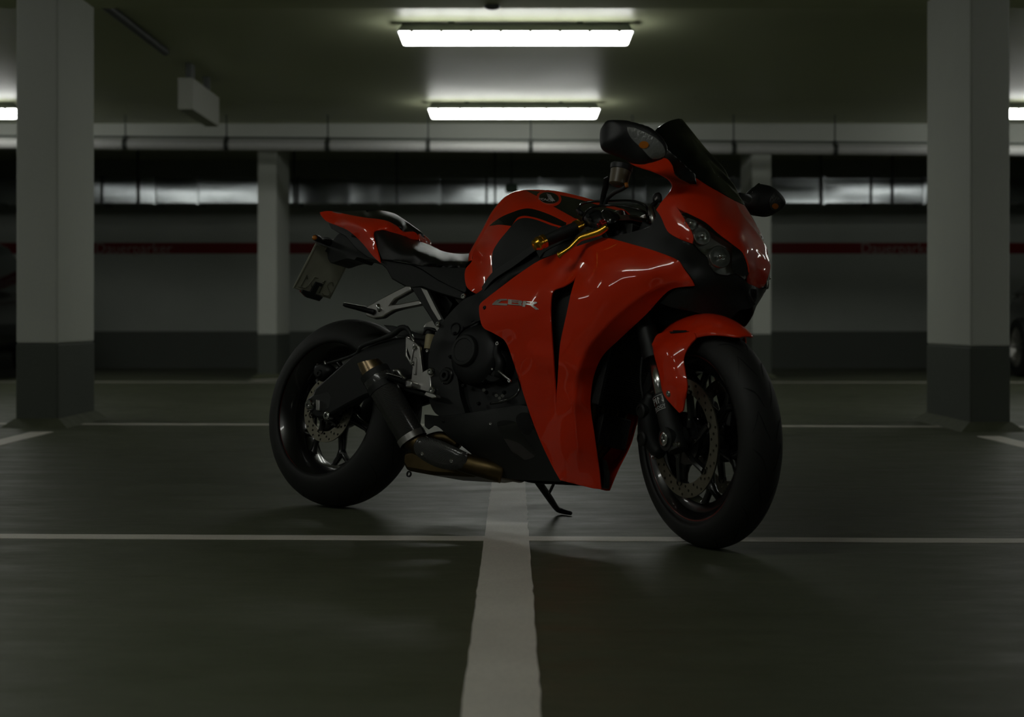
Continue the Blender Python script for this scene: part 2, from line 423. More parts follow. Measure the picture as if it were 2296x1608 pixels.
def ceiling_lamp(x, y):
    e = empty('ceiling_lamp', (x, y, CEIL))
    tag(e, lamp_labels.get((x, y), 'lit tube lamp on the ceiling outside the picture'), 'lamp', 'ceiling tube lamps')
    L = .785; n = 10
    # housing: shallow tray; profile in (y, z), tapered ends
    def body(zs, hw, L0, L1, seg=10, z_off=0):
        V = []; F = []; rows = []
        for i, (z, w, l) in enumerate(zip(zs, hw, np.linspace(L0, L1, len(zs)))):
            V += [(-l, -w, z), (l, -w, z), (l, w, z), (-l, w, z)]
            if i:
                a = 4*i-4; b = 4*i
                for k in range(4): F.append((a+k, a+(k+1) % 4, b+(k+1) % 4, b+k))
        F.append((3, 2, 1, 0)); k = 4*(len(zs)-1); F.append((k, k+1, k+2, k+3))
        return V, F
    v, f = body([-.010, -.044, -.068], [.030, .056, .070], L-.03, L+.008)
    o = obj('housing', v, f, M['lampoff'], e, bevel=.003)
    for bx in (-.43, .43): box('ceiling_bracket', (bx-.02, -.03, -.036), (bx+.02, .03, 0), M['lampoff'], e)
    v, f = body([-.068, -.090, -.116, -.138, -.146], [.068, .086, .078, .056, .030], L-.004, L-.040)
    obj('diffuser', v, f, M['lamp'], e, bevel=.006)
    for k in range(8):
        xx = -.69 + k*.197
        box('clip', (xx-.009, -.086, -.080), (xx+.009, -.062, -.060), M['lampoff'], e)
    return e
for p in LAMPS_ON: ceiling_lamp(*p)

# pipe with hangers under the beam ---------------------------------------------
e = empty('drain_pipe', (0, 14.45, 2.29)); tag(e, 'pale drain pipe hanging under the white beam on thin rods', 'pipe')
PM = mat('pale_pipe_plastic', (.48, .48, .47), .5, noise=.1)
zl = lambda x: .028 - .0075*(x+4)
m = MB(); m.tube([(-9.4, 0, zl(-9.4)), (9.4, 0, zl(9.4))], .052, 20); m.build('pipe', PM, e, sharp=40)
m = MB(); m.tube([(-9.4, .05, zl(-9.4)+.078), (9.4, .05, zl(9.4)+.078)], .011, 8); m.build('conduit', M['lampoff'], e, smooth=True)
ROD = mat('dark_steel_rod', (.05, .055, .05), .6, .4)
for px in (55, 281, 508, 735, 960, 1190, 1418, 1645, 1872, 2099):
    x = (px-1148)*14.45/FPX
    m = MB(); m.tube([(x, 0, zl(x)+.05), (x, 0, .31)], .007, 8)
    m.tube([(x-.022, 0, zl(x)), (x+.022, 0, zl(x))], .058, 20)
    m.box((x-.02, -.02, zl(x)+.05), (x+.02, .02, zl(x)+.085))
    m.build('pipe_clamp', ROD, e, sharp=40)
# ventilation duct ---------------------------------------------------------------
e = empty('ventilation_duct', (0, 17.6, 2.13)); tag(e, 'long shiny sheet metal air duct hanging before the back wall', 'duct')
DM = mat('galvanised_duct', (.26, .28, .285), .17, 1, noise=.5, nscale=1.6, bump=.0)
x = -9.3; i = 0
segs = [.62, .5, .75, .42, .6, .36, .7, .55]
while x < 9.2:
    L = segs[i % len(segs)]; x1 = min(9.3, x+L)
    V = []; F = []; n = 5
    # front face as a slightly cushioned sheet, tilted a little from section to section
    tz, tx, cu = rng.normal(0, .006), rng.normal(0, .008), abs(rng.normal(0, .004))
    for j in range(n):
        for k in range(n):
            u, w = j/(n-1), k/(n-1)
            V.append((x+.008+(x1-x-.016)*u, -.2 + (u-.5)*tz*L + (w-.5)*tx*.29 - cu*(1-(2*u-1)**2)*(1-(2*w-1)**2), -.153+.29*w))
    for j in range(n-1):
        for k in range(n-1): F.append((j*n+k, (j+1)*n+k, (j+1)*n+k+1, j*n+k+1))
    m = MB(); m.add(V, F)
    m.box((x+.004, -.192, -.15), (x1-.004, .2, .134)); m.build('duct_section', DM, e, sharp=30)
    box('flange', (x1-.012, -.222, -.172), (x1+.012, .22, .156), ROD if i % 4 == 3 else DM, e)
    x = x1; i += 1
for px in (310, 660, 890, 1110, 1420, 1840, 2000):
    x = (px-1148)*17.4/FPX
    m = MB(); m.box((x-.012, -.235, -.18), (x+.012, -.205, .47)); m.build('hanger_strap', ROD, e)
# small things on the ceiling ------------------------------------------------------
DET = mat('detector_plastic', (.62, .6, .56), .5)
x, y, z = wall_at(1155, 270, 14.55)
o = MB().lathe([(0, .055), (-.02, .055), (-.035, .042), (-.05, .02), (-.052, .0)], (0, 0, 0), (0, 0, 1), 24).build('smoke_detector', DET, None, smooth=True)
o.location = (x, 14.45, CEIL); tag(o, 'small round white smoke detector on the ceiling just behind the farther lamp', 'smoke detector')
o = MB().lathe([(0, .05), (-.012, .05), (-.022, .03), (-.026, .0)], (0, 0, 0), (0, 0, 1), 24).build('junction_box', M['lampoff'], None, smooth=True)
o.location = ((1104-1148)*9.16/FPX, 9.14, 2.545); tag(o, 'round dark junction box under the shallow beam above the nearer lamp', 'junction box')
e = empty('hanging_sign', (-2.505, 11.95, CEIL)); tag(e, 'unlit white sign box hanging from the ceiling right of the left pillar', 'sign')
SG = mat('sign_box_plastic', (.40, .41, .36), .6)
m = MB(); m.box((-.058, -.55, -.375), (.058, .48, -.13)); m.build('sign_box', SG, e, bevel=.006)
for ya, yb in ((-.45, -.30), (.20, .30)): box('ceiling_mount', (-.02, ya, -.131), (.02, yb, 0), M['lampoff'], e)
o = MB().tube([(-2.54, 2.0, CEIL-.025), (-2.54, 10.9, CEIL-.025)], .028, 12).build('cable_conduit', ROD, None, smooth=True)
tag(o, 'dark cable conduit running along the ceiling beside the left pillar', 'conduit')
e = empty('exit_sign', (-.005, 17.33, 2.145)); tag(e, 'small dark green sign hanging in front of the air duct', 'sign')
box('sign_panel', (-.07, -.014, -.045), (.07, .014, .045), mat('dark_green_sign', (.008, .05, .012), .5), e, bevel=.003)
box('hanging_rod', (-.006, -.006, .045), (.006, .006, CEIL-2.145), ROD, e)

# parked cars in the dark bays -------------------------------------------------------
def car(label, loc, rz, col):
    e = empty('car', loc, (0, 0, rz)); tag(e, label, 'car')
    BM = mat('car_paint', col, .35, .3, 1, .05); GM = mat('car_glass', (.006, .010, .012), .08, 0, 1, .02)
    # body loft: stations along y (length), section half-width / heights
    st = [(-2.12, .60, .42, .62, 0), (-2.05, .78, .30, .78, 0), (-1.6, .86, .24, .88, 0), (-1.0, .88, .22, .93, 0), (0, .89, .22, .95, 0), (1.1, .88, .22, .97, 0),
          (1.7, .86, .25, .96, 0), (2.0, .80, .30, .88, 0), (2.1, .66, .42, .70, 0)]
    V = []; F = []; n = 14
    for (y, w, z0, z1, _) in st:
        for k in range(n):
            a = 2*math.pi*k/n + math.pi/n; c, s = math.cos(a), math.sin(a)
            px_, pz = (abs(c)**.35)*math.copysign(1, c), (abs(s)**.5)*math.copysign(1, s)
            V.append((w*px_, y, (z0+z1)/2 + pz*(z1-z0)/2))
    for i in range(len(st)-1):
        for k in range(n): F.append((i*n+k, i*n+(k+1) % n, (i+1)*n+(k+1) % n, (i+1)*n+k))
    F.append(tuple(range(n))); F.append(tuple((len(st)-1)*n+k for k in range(n))[::-1])
    obj('body', V, F, BM, e, sharp=50, bevel=.01)
    st = [(-1.15, .78, .90, .92), (-.45, .70, .90, 1.38), (.3, .70, .90, 1.46), (1.1, .69, .90, 1.42), (1.75, .70, .90, 1.05), (1.85, .72, .90, .93)]
    def cabin(shr, mm, nm, zcut=None):
        V = []; F = []
        for (y, w, z0, z1) in st:
            V += [(-w-.08, y, z0), (-w+.02*shr, y, z1-.05*shr), (-w+.14, y, z1), (w-.14, y, z1), (w-.02*shr, y, z1-.05*shr), (w+.08, y, z0)]
        for i in range(len(st)-1):
            for k in range(5): F.append((i*6+k, i*6+k+1, (i+1)*6+k+1, (i+1)*6+k))
        return obj(nm, V, F, mm, e, sharp=35)
    cabin(1, GM, 'windows')
    V = []; F = []
    for (y, w, z0, z1) in st[1:4]: V += [(-w+.0, y, z1-.03), (-w+.16, y, z1+.008), (w-.16, y, z1+.008), (w, y, z1-.03)]
    for i in range(2):
        for k in range(3): F.append((i*4+k, i*4+k+1, (i+1)*4+k+1, (i+1)*4+k))
    obj('roof', V, F, BM, e, sharp=50)
    for (wx, wy) in ((-.84, -1.3), (.84, -1.3), (-.84, 1.3), (.84, 1.3)):
        s = math.copysign(1, wx)
        m = MB(); m.lathe([(-.11, .20), (-.11, .30), (-.08, .315), (.06, .315), (.09, .30), (.09, .21)], (wx, wy, .315), (s, 0, 0), 32)
        w = m.build('wheel', M['rubber'], e, sharp=40)
        m = MB(); m.lathe([(.085, .21), (.04, .195), (.02, .17)], (wx, wy, .315), (s, 0, 0), 32)
        for k in range(10):
            a = k*math.pi/5; m.tube([(wx+s*.05, wy+.03*math.cos(a), .315+.03*math.sin(a)), (wx+s*.06, wy+.2*math.cos(a), .315+.2*math.sin(a))], [.022, .012], 6)
        m.lathe([(.07, .045), (.075, .0)], (wx, wy, .315), (s, 0, 0), 16)
        m.build('hubcap', M['alu'], w, sharp=40)
    return e
car('dark car parked behind the right near pillar at the right edge', (6.32, 14.6, 0), 0, (.02, .021, .015))
car('black car parked behind the left near pillar at the left edge', (-6.05, 14.8, 0), 0, (.004, .004, .005))
#@@BIKE
# ================================================================== the motorcycle
# bike frame: x forward, y to its left, z up, origin on the ground below the rear axle; it leans on its side stand
TH, LEAN, STEER = R(39.0), R(11.4), R(27.0)
ORI = Vector((-.596, 4.878, .0020))
BM4 = Matrix.Translation(ORI) @ Matrix.Rotation(-TH, 4, 'Z') @ Matrix.Rotation(-LEAN, 4, 'X')
BM = np.array(BM4.to_3x3()); BO = np.array(ORI); CAMP = np.array([0, 0, CAMH])
HB = np.array([1.41+.0963, 0, 0]); FAX = np.array([1.41, 0, .2995])
SD = np.array([-math.sin(R(23.3)), 0, math.cos(R(23.3))])
SM = np.array(Matrix.Rotation(-STEER, 3, Vector(SD)))
def st(p): return (np.asarray(p, float)-HB) @ SM.T + HB        # steered parts -> bike frame
_c = BM.T @ (CAMP-BO)
def P(px, py, w):
    """point of the bike seen at a photo position, on the plane w metres to its right"""
    d = BM.T @ np.array([(px-1148)/FPX, 1, (Y0-py)/FPX]); t = (-w-_c[1])/d[1]
    return _c + t*d
_Ms = BM @ SM; _cs = _Ms.T @ (CAMP-BO-BM @ (HB-SM @ HB))
def PS(px, py, w):
    """same for steered parts, result already in the bike frame"""
    d = _Ms.T @ np.array([(px-1148)/FPX, 1, (Y0-py)/FPX]); t = (-w-_cs[1])/d[1]
    return st(_cs + t*d)
def toPX(l):
    q = BM @ np.asarray(l, float) + BO - CAMP
    return 1148+FPX*q[0]/q[1], Y0-FPX*q[2]/q[1]
bike = empty('motorcycle'); bike.matrix_world = BM4
tag(bike, 'red sports motorcycle with black panels leaning on its side stand on the white stripe', 'motorcycle')
BVH = {}
def reg(key, V, F): BVH[key] = BVHTree.FromPolygons([Vector(v) for v in V], [tuple(int(i) for i in f) for f in F])
def hit(px, py, key, off=0.):
    d = Vector(BM.T @ np.array([(px-1148)/FPX, 1, (Y0-py)/FPX])).normalized()
    loc, n, i, t = BVH[key].ray_cast(Vector(_c), d)
    if loc is None: return None, None
    if n.dot(d) > 0: n = -n
    return np.array(loc + n*off), np.array(n)

def vnorm(V, F):
    N = np.zeros_like(V); a, b, c = V[F[:, 0]], V[F[:, 1]], V[F[:, 2]]
    n = np.cross(b-a, c-a)
    for k in range(3): np.add.at(N, F[:, k], n)
    return N/(np.linalg.norm(N, axis=1)[:, None]+1e-12)
def panel(name, outline, ctrl=(), holes=(), th=.004, m='red', parent=None, sym='pair', step=7, key=None, fn=P, lip=1.3, bridge=(), lam=1e-4, back=True, ridges=()):
    """smooth sheet-metal panel. outline/ctrl: photo positions with their distance w from the centre plane.
    sym: 'pair' = a second object for the left side, 'join' = both halves in one mesh, None = right side only"""
    parent = bike if parent is None else parent
    out = cr_closed(outline, step)
    hl = [cr_closed(h, step) for h in holes]
    # consistent orientation
    def area(o): return .5*np.sum(o[:, 0]*np.roll(o[:, 1], -1)-np.roll(o[:, 0], -1)*o[:, 1])
    if area(out) < 0: out = out[::-1]
    tps = TPS([tuple(p[:3]) for p in outline]+[tuple(p[:3]) for h in holes for p in h]+list(ctrl), lam)
    v2, f = cdt(out[:, :2], [h[:, :2] for h in hl], step)
    w = tps(v2)
    for i_, q_ in enumerate(v2):
        d_ = ((out[:, :2]-q_)**2).sum(1); j_ = d_.argmin()
        if d_[j_] < 1e-6: w[i_] = out[j_, 2]
    for (line, amp, wid) in ridges:
        ln = np.array(cr_open([(*q, 0) for q in line], 4))[:, :2]; dd = np.sqrt(((v2[:, None]-ln[None])**2).sum(2)).min(1); w = w+amp*np.exp(-dd/wid)
    V = np.array([fn(a[0], a[1], b) for a, b in zip(v2, w)])
    N = vnorm(V, f)
    d0 = np.mean((V - _c)*N)                       # normals should face the camera side
    if np.mean(np.sum((V-_c)*N, 1)) > 0: f = f[:, ::-1]; N = -N
    bd = boundary(f)
    centre = np.abs(V[:, 1]) < .004
    VV = [V]; FF = [f]; n = len(V)
    nxt = {a: b for a, b in bd}; prv = {b: a for a, b in bd}
    lipv = {}; L1 = []; 
    for a in nxt:
        if a not in prv: continue
        t = V[nxt[a]]-V[prv[a]]; o = np.cross(t, N[a]); o /= np.linalg.norm(o)+1e-9
        lipv[a] = (len(L1)); L1.append((V[a], o, N[a]))
    s = .0016 if lip else 0
    if L1:
        A = np.array([p + o*s*.75 - nn*s for p, o, nn in L1]); B = np.array([p + o*s*.8 - nn*max(th, s*1.5) for p, o, nn in L1])
        # keep centre-plane points on the centre plane
        if sym == 'join':
            for arr in (A, B):
                for i, (p, o, nn) in enumerate(L1):
                    if abs(p[1]) < .004: arr[i] = p if arr is A else p-nn*th
        F2 = []
        for a, b in bd:
            if a in lipv and b in lipv:
                if sym == 'join' and centre[a] and centre[b]: continue
                i, j = lipv[a]+n, lipv[b]+n; k = len(L1)
                F2 += [(b, a, i), (b, i, j), (j, i, i+k), (j, i+k, j+k)]
        VV += [A, B]; FF.append(np.array(F2).reshape(-1, 3))
    if back:
        nb = sum(len(x) for x in VV)
        VV.append(V - N*th); FF.append(f[:, ::-1]+nb)
    V = np.concatenate(VV); F = np.concatenate(FF)
    if key: reg(key, V[:n], f)
    VL = V*np.array([1, -1, 1]); FL = F[:, ::-1]
    if sym == 'join':
        V2 = np.concatenate([V, VL]); F2 = np.concatenate([F, FL+len(V)])
        V2 = [tuple(v) for v in V2]; F2 = [tuple(q) for q in F2]
        for (pts, bx, bz) in bridge:
            pp = cr_open(pts, step); n0 = len(V2); K = 13
            for q in pp:
                a = fn(q[0], q[1], q[2])
                for k in range(K):
                    t = k/(K-1); V2.append((a[0]+bx*math.sin(math.pi*t), a[1]*math.cos(math.pi*t), a[2]+bz*math.sin(math.pi*t)))
            for i in range(len(pp)-1):
                for k in range(K-1): F2.append((n0+i*K+k, n0+i*K+k+1, n0+(i+1)*K+k+1, n0+(i+1)*K+k))
        o = weld(obj(name, V2, F2, M[m], parent, sharp=48))
        return o
    o = obj(name, V, F, M[m], parent, sharp=48)
    if sym == 'pair': 
        o2 = obj(name, VL, FL, M[m], parent, sharp=48)
        return o, o2
    return o
def cr_open(pts, step):
    P_ = [np.array(p[:3], float) for p in pts]; out = []
    for i in range(len(P_)-1):
        a, b, c, d = P_[max(i-1, 0)], P_[i], P_[i+1], P_[min(i+2, len(P_)-1)]
        k = max(1, int(np.linalg.norm((c-b)[:2])/step))
        for j in range(k):
            t = j/k; out.append(.5*((2*b)+(c-a)*t+(2*a-5*b+4*c-d)*t*t+(3*b-a-3*c+d)*t**3))
    out.append(P_[-1]); return out
def weld(o, d=.0006):
    import bmesh
    bm = bmesh.new(); bm.from_mesh(o.data); bmesh.ops.remove_doubles(bm, verts=bm.verts, dist=d)
    bm.normal_update(); bm.to_mesh(o.data); bm.free(); o.data.polygons.foreach_set('use_smooth', [True]*len(o.data.polygons)); o.data.set_sharp_from_angle(angle=R(48)); return o
def decal(name, outline, key, m, parent, off=.0007, th=0., mirror=True, step=6, holes=(), corners=True, merge=False):
    """sticker or thin emblem lying on a panel"""
    ol = cr_closed([(p[0], p[1], 0, (p[2] if len(p) > 2 else (1 if corners else 0))) for p in outline], step)[:, :2]
    hs = [cr_closed([(p[0], p[1], 0, 1) for p in h], step)[:, :2] for h in holes]
    v2, f = cdt(ol, hs, step)
    V = []; ok = []
    for q in v2:
        l, n = hit(q[0], q[1], key, off+th); ok.append(l is not None); V.append(l if l is not None else (0, 0, 0))
    V = np.array(V, float); f = np.array([t for t in f if all(ok[i] for i in t)])
    if not len(f): return None
    N = vnorm(V, f)
    if np.mean(np.sum((V-_c)*N, 1)) > 0: f = f[:, ::-1]; N = -N
    if th:
        n = len(V); bd = boundary(f); B = V - N*(th+.001)
        F = [tuple(t) for t in f]+[(b, a, a+n) for a, b in bd]+[(b, a+n, b+n) for a, b in bd]
        V = np.concatenate([V, B])
    else: F = [tuple(t) for t in f]
    if merge: return V, F
    o = obj(name, V, F, M[m], parent, sharp=30 if th else 60)
    if mirror: obj(name, V*np.array([1, -1, 1]), [t[::-1] for t in F], M[m], mirror if not isinstance(mirror, bool) else parent, sharp=30 if th else 60)
    return o
def prism(name, pts, w0, w1, m='frame', parent=None, holes=(), bevel=.002, fn=P, mirror=False, smooth_outline=False, step=9):
    """plate or casting seen from the side, between the planes w0 (outer) and w1 (inner)"""
    parent = bike if parent is None else parent
    o2 = cr_closed([(p[0], p[1], 0, 0 if (len(p) > 2 and not p[2]) or smooth_outline else 1) for p in pts], step if smooth_outline else 1e9)[:, :2]
    hh = [np.array([p[:2] for p in h], float) for h in holes]
    v2, f = cdt(o2, hh, 50, grid=False)
    wa = w0 if callable(w0) else (lambda x, y: w0)
    A = np.array([fn(p[0], p[1], wa(p[0], p[1])) for p in v2]); B = A.copy()
    if fn is P: B[:, 1] = -w1
    else:
        d = st((0, 1, 0))-st((0, 0, 0)); B = A + d*(w0-w1)
    N = vnorm(A, f)
    if np.mean(np.sum((A-_c)*N, 1)) > 0: f = f[:, ::-1]
    n = len(A); bd = boundary(f)
    F = [tuple(t) for t in f]+[tuple(t[::-1]+n) for t in f]+[(b, a, a+n, b+n) for a, b in bd]
    V = np.concatenate([A, B])
    o = obj(name, V, F, M[m], parent, bevel=bevel, sharp=35)
    if mirror: obj(name, V*np.array([1, -1, 1]), [t[::-1] for t in F], M[m], parent, bevel=bevel, sharp=35)
    return o
def pillow(name, outline, dirv, hf, hb, m='satin', parent=None, ctrl=(), fn=P, step=5, key=None, pw=.5, edge=16., mirror=False):
    """rounded solid whose outline is seen in the photo, domed towards dirv and away from it"""
    parent = bike if parent is None else parent
    out = cr_closed(outline, step); tps = TPS([tuple(p[:3]) for p in outline]+list(ctrl), 1e-3)
    v2, f = cdt(out[:, :2], [], step); w = tps(v2)
    d = dist_poly(v2, out[:, :2]); k = np.clip(d/edge, 0, 1); k = np.sqrt(1-(1-k)**2)**(2*pw)
    dv = np.array(dirv, float); dv /= np.linalg.norm(dv)
    V0 = np.array([fn(a[0], a[1], b) for a, b in zip(v2, w)])
    V = np.concatenate([V0+dv*(hf*k)[:, None], V0-dv*(hb*k)[:, None]])
    N = vnorm(V0, f)
    if np.mean(np.sum((V0-_c)*N, 1)) > 0: f = f[:, ::-1]
    F = [tuple(t) for t in f]+[tuple(t[::-1]+len(V0)) for t in f]
    if key: reg(key, V, F)
    o = weld(obj(name, V, F, M[m], parent, sharp=60), .0003)
    if mirror: weld(obj(name, V*np.array([1, -1, 1]), [t[::-1] for t in F], M[m], parent, sharp=60), .0003)
    return o
def bolt(pos, nrm, r=.006, h=.004, m='alu', parent=None, name='bolt', mirror=False):
    for s in ((1, -1) if mirror else (1,)):
        p = np.array(pos)*np.array([1, s, 1]); n = np.array(nrm)*np.array([1, s, 1])
        b = MB(); b.lathe([(-.004, r*1.15), (0, r*1.15), (h*.6, r), (h, r*.8), (h, r*.45), (h*.35, r*.42), (h*.35, 0)], p, n, 14)
        o = b.build(name, M[m], parent or bike, sharp=35)
    return o
def hbolt(px, py, key, r=.006, m='alu', parent=None, mirror=True, h=.003):
    l, n = hit(px, py, key)
    if l is not None: bolt(l, n, r, h, m, parent, mirror=mirror)
YV = np.array([0, -1, 0.])

# ---- wheels ----------------------------------------------------------------
def wheel(name, ctr, Rt, wt, rw, disc_r, disc_in, disc_w, two, xf, ns=6):
    """alloy wheel with tyre and perforated disc(s); ctr in the unsteered frame"""
    X = lambda V: xf(np.array(V)+ctr)
    rr = .216; hw = rw/2
    m = MB()
    prof = [(-hw, rr+.012), (-hw+.004, rr+.014), (-hw+.010, rr+.006), (-hw+.016, rr-.004), (-hw*.55, rr-.022), (-.02, rr-.030), (.02, rr-.030), (hw*.55, rr-.022), (hw-.016, rr-.004), (hw-.010, rr+.006), (hw-.004, rr+.014), (hw, rr+.012),
            (hw+.001, rr+.004), (hw-.006, rr-.006), (hw-.018, rr-.014), (hw*.55, rr-.030), (.02, rr-.038), (-.02, rr-.038), (-hw*.55, rr-.030), (-hw+.018, rr-.014), (-hw+.006, rr-.006), (-hw-.001, rr+.004), (-hw, rr+.012)]
    m.lathe(prof, (0, 0, 0), (0, 1, 0), 96)
    m.lathe([(-.05, .0), (-.05, .030), (-.034, .046), (-.02, .052), (.02, .052), (.034, .046), (.05, .030), (.05, 0)], (0, 0, 0), (0, 1, 0), 40)
    ph = R(-90+8)
    for k in range(ns):
        a = ph+2*math.pi*k/ns
        def pt(r, da, y=0): return (r*math.cos(a+da), y, r*math.sin(a+da))
        m.tube([pt(.035, 0), pt(.08, 0), pt(.125, 0), pt(.140, 0)], [.021, .016, .013, .015], 10, flat=1.0, cap=False)
        for s in (-1, 1):
            m.tube([pt(.128, 0), pt(.150, .09*s), pt(.172, .19*s), pt(.190, .25*s)], [.013, .010, .010, .015], 10, cap=False)
        m.tube([pt(.128, 0), pt(.190, 0)], [.008, .006], 8, cap=False) if False else None
    V = X(m.v); w = obj(name, V, m.f, M['rim'], bike, sharp=40)
    # thin coloured stripe on the rim flange, both sides
    for s in (-1, 1):
        t = MB(); t.lathe([(s*(hw-.0085), rr+.0045), (s*(hw+.0012), rr+.0045), (s*(hw+.0014), rr+.0075), (s*(hw-.001), rr+.0125)], (0, 0, 0), (0, 1, 0), 96)
        obj('rim_stripe', X(t.v), t.f, M['rimtape'], w, smooth=True)
    # tyre
    m = MB(); pr = []; hwt = wt/2
    for i in range(31):
        a = (i/30*2-1)*R(80); crown = hwt*1.02
        pr.append((hwt*math.sin(a)/math.sin(R(80)), Rt-crown*(1-math.cos(a))*.93))
    e0 = pr[-1]
    side = [(hwt*.995, e0[1]-.010), (hwt*.96, e0[1]-.022), (hwt*.88, (e0[1]-.022+rr+.02)/2), (hw+.006, rr+.020), (hw+.001, rr+.008)]
    prof = [(-y, r) for y, r in side[::-1]]+pr+side
    m.lathe(prof, (0, 0, 0), (0, 1, 0), 128)
    # tread grooves: dark strips lying on the crown, groove shade put into their colour
    m.cur = 1
    def crown(y):
        a = math.asin(max(-1, min(1, y/hwt*math.sin(R(80))))); return Rt-hwt*1.02*(1-math.cos(a))*.93+.0003
    reps = 11
    for k in range(reps):
        for s in (-1, 1):
            base = 2*math.pi*(k+(.5 if s > 0 else 0))/reps
            for path in ([(.08, .0), (.30, .10), (.50, .26)], [(.50, .26), (.56, .20), (.80, .05)], [(.18, .28), (.42, .42), (.78, .50)]):
                n = 8; L = []
                for i in range(n):
                    t = i/(n-1)*(len(path)-1); j = min(int(t), len(path)-2); u = t-j
                    y = (path[j][0]*(1-u)+path[j+1][0]*u)*hwt*s; a = base+(path[j][1]*(1-u)+path[j+1][1]*u)*1.0
                    L.append((y, a, i/(n-1)))
                V = []
                for y, a, t in L:
                    hwid = .0017*(1-abs(2*t-1)**3*.8)
                    for q in (-1, 1):
                        a2 = a+q*hwid/Rt*(1.2); y2 = y+q*hwid*s*-.8; r = crown(y2)
                        V.append((r*math.cos(a2), y2, r*math.sin(a2)))
                m.add(V, [(2*i, 2*i+1, 2*i+3, 2*i+2) for i in range(n-1)])
    obj('tyre', X(m.v), m.f, [M['rubber'], M['groove']], w, smooth=True, mi=m.mi)
    # discs
    for s in ((-1, 1) if two else (-1,)):
        nn = 96; ro, ri = disc_r, disc_in
        wav = lambda a: 1
        outer = np.array([(ro*math.cos(2*math.pi*i/nn), ro*math.sin(2*math.pi*i/nn)) for i in range(nn)])
        hol = [np.array([(ri*math.cos(2*math.pi*i/64), ri*math.sin(2*math.pi*i/64)) for i in range(64)])]
        nh = 20 if disc_r > .13 else 16; hr = .0042
        for k in range(nh):
            for j, fr in enumerate((.2, .5, .8)):
                a = 2*math.pi*(k+j*.33)/nh; r = ri+(ro-ri)*fr
                hol.append(np.array([(r*math.cos(a)+hr*math.cos(b), r*math.sin(a)+hr*math.sin(b)) for b in np.linspace(0, 2*math.pi, 9)[:-1]]))
        v2, f = cdt(outer, hol, 1, grid=False)
        th = .0045; y0 = s*disc_w
        A = np.array([(p[0], y0-th/2, p[1]) for p in v2]); B = np.array([(p[0], y0+th/2, p[1]) for p in v2]); n = len(A)
        F = [tuple(t) for t in f]+[tuple(t[::-1]+n) for t in f]+[(b, a, a+n, b+n) for a, b in boundary(f)]
        d = obj('brake_disc', X(np.concatenate([A, B])), F, M['disc'], w)
        m = MB()
        nb = 6
        for k in range(nb):
            a = 2*math.pi*k/nb+.3
            m.tube([(.04*math.cos(a-.5), y0*.93, .04*math.sin(a-.5)), (ri*.62*math.cos(a-.2), y0*.97, ri*.62*math.sin(a-.2)), (ri*1.0*math.cos(a), y0, ri*1.0*math.sin(a))], [.016, .011, .010], 8)
            m.lathe([(-.006, .011), (.006, .011)], (ri*math.cos(a), y0, ri*math.sin(a)), (0, 1, 0), 12)
        m.lathe([(-.006, .03), (-.006, ri*.58), (.006, ri*.58), (.006, .03)], (0, y0*.95, 0), (0, 1, 0), 40)
        obj('disc_carrier', X(m.v), m.f, M['rim'], w, sharp=40)
        for k in range(nb):
            a = 2*math.pi*k/nb; mm = MB(); mm.lathe([(0, .0075), (.004, .0075), (.006, .004), (.006, 0)], (ri*.48*math.cos(a), y0*.95+s*.006, ri*.48*math.sin(a)), (0, s, 0), 12)
            obj('disc_bolt', X(mm.v), mm.f, M['alu'], w, sharp=40)
    # valve
    m = MB(); m.tube([(.185*math.cos(-1.15), -.01, .185*math.sin(-1.15)), (.150*math.cos(-1.17), -.03, .150*math.sin(-1.17))], .0045, 8)
    obj('valve', X(m.v), m.f, M['matte'], w, smooth=True)
    return w
RAX = np.array([0, 0, .3125])
rear = wheel('rear_wheel', RAX, .3125, .188, .158, .110, .075, .072, False, lambda v: v)
front = wheel('front_wheel', FAX, .2995, .120, .094, .160, .122, .068, True, st)

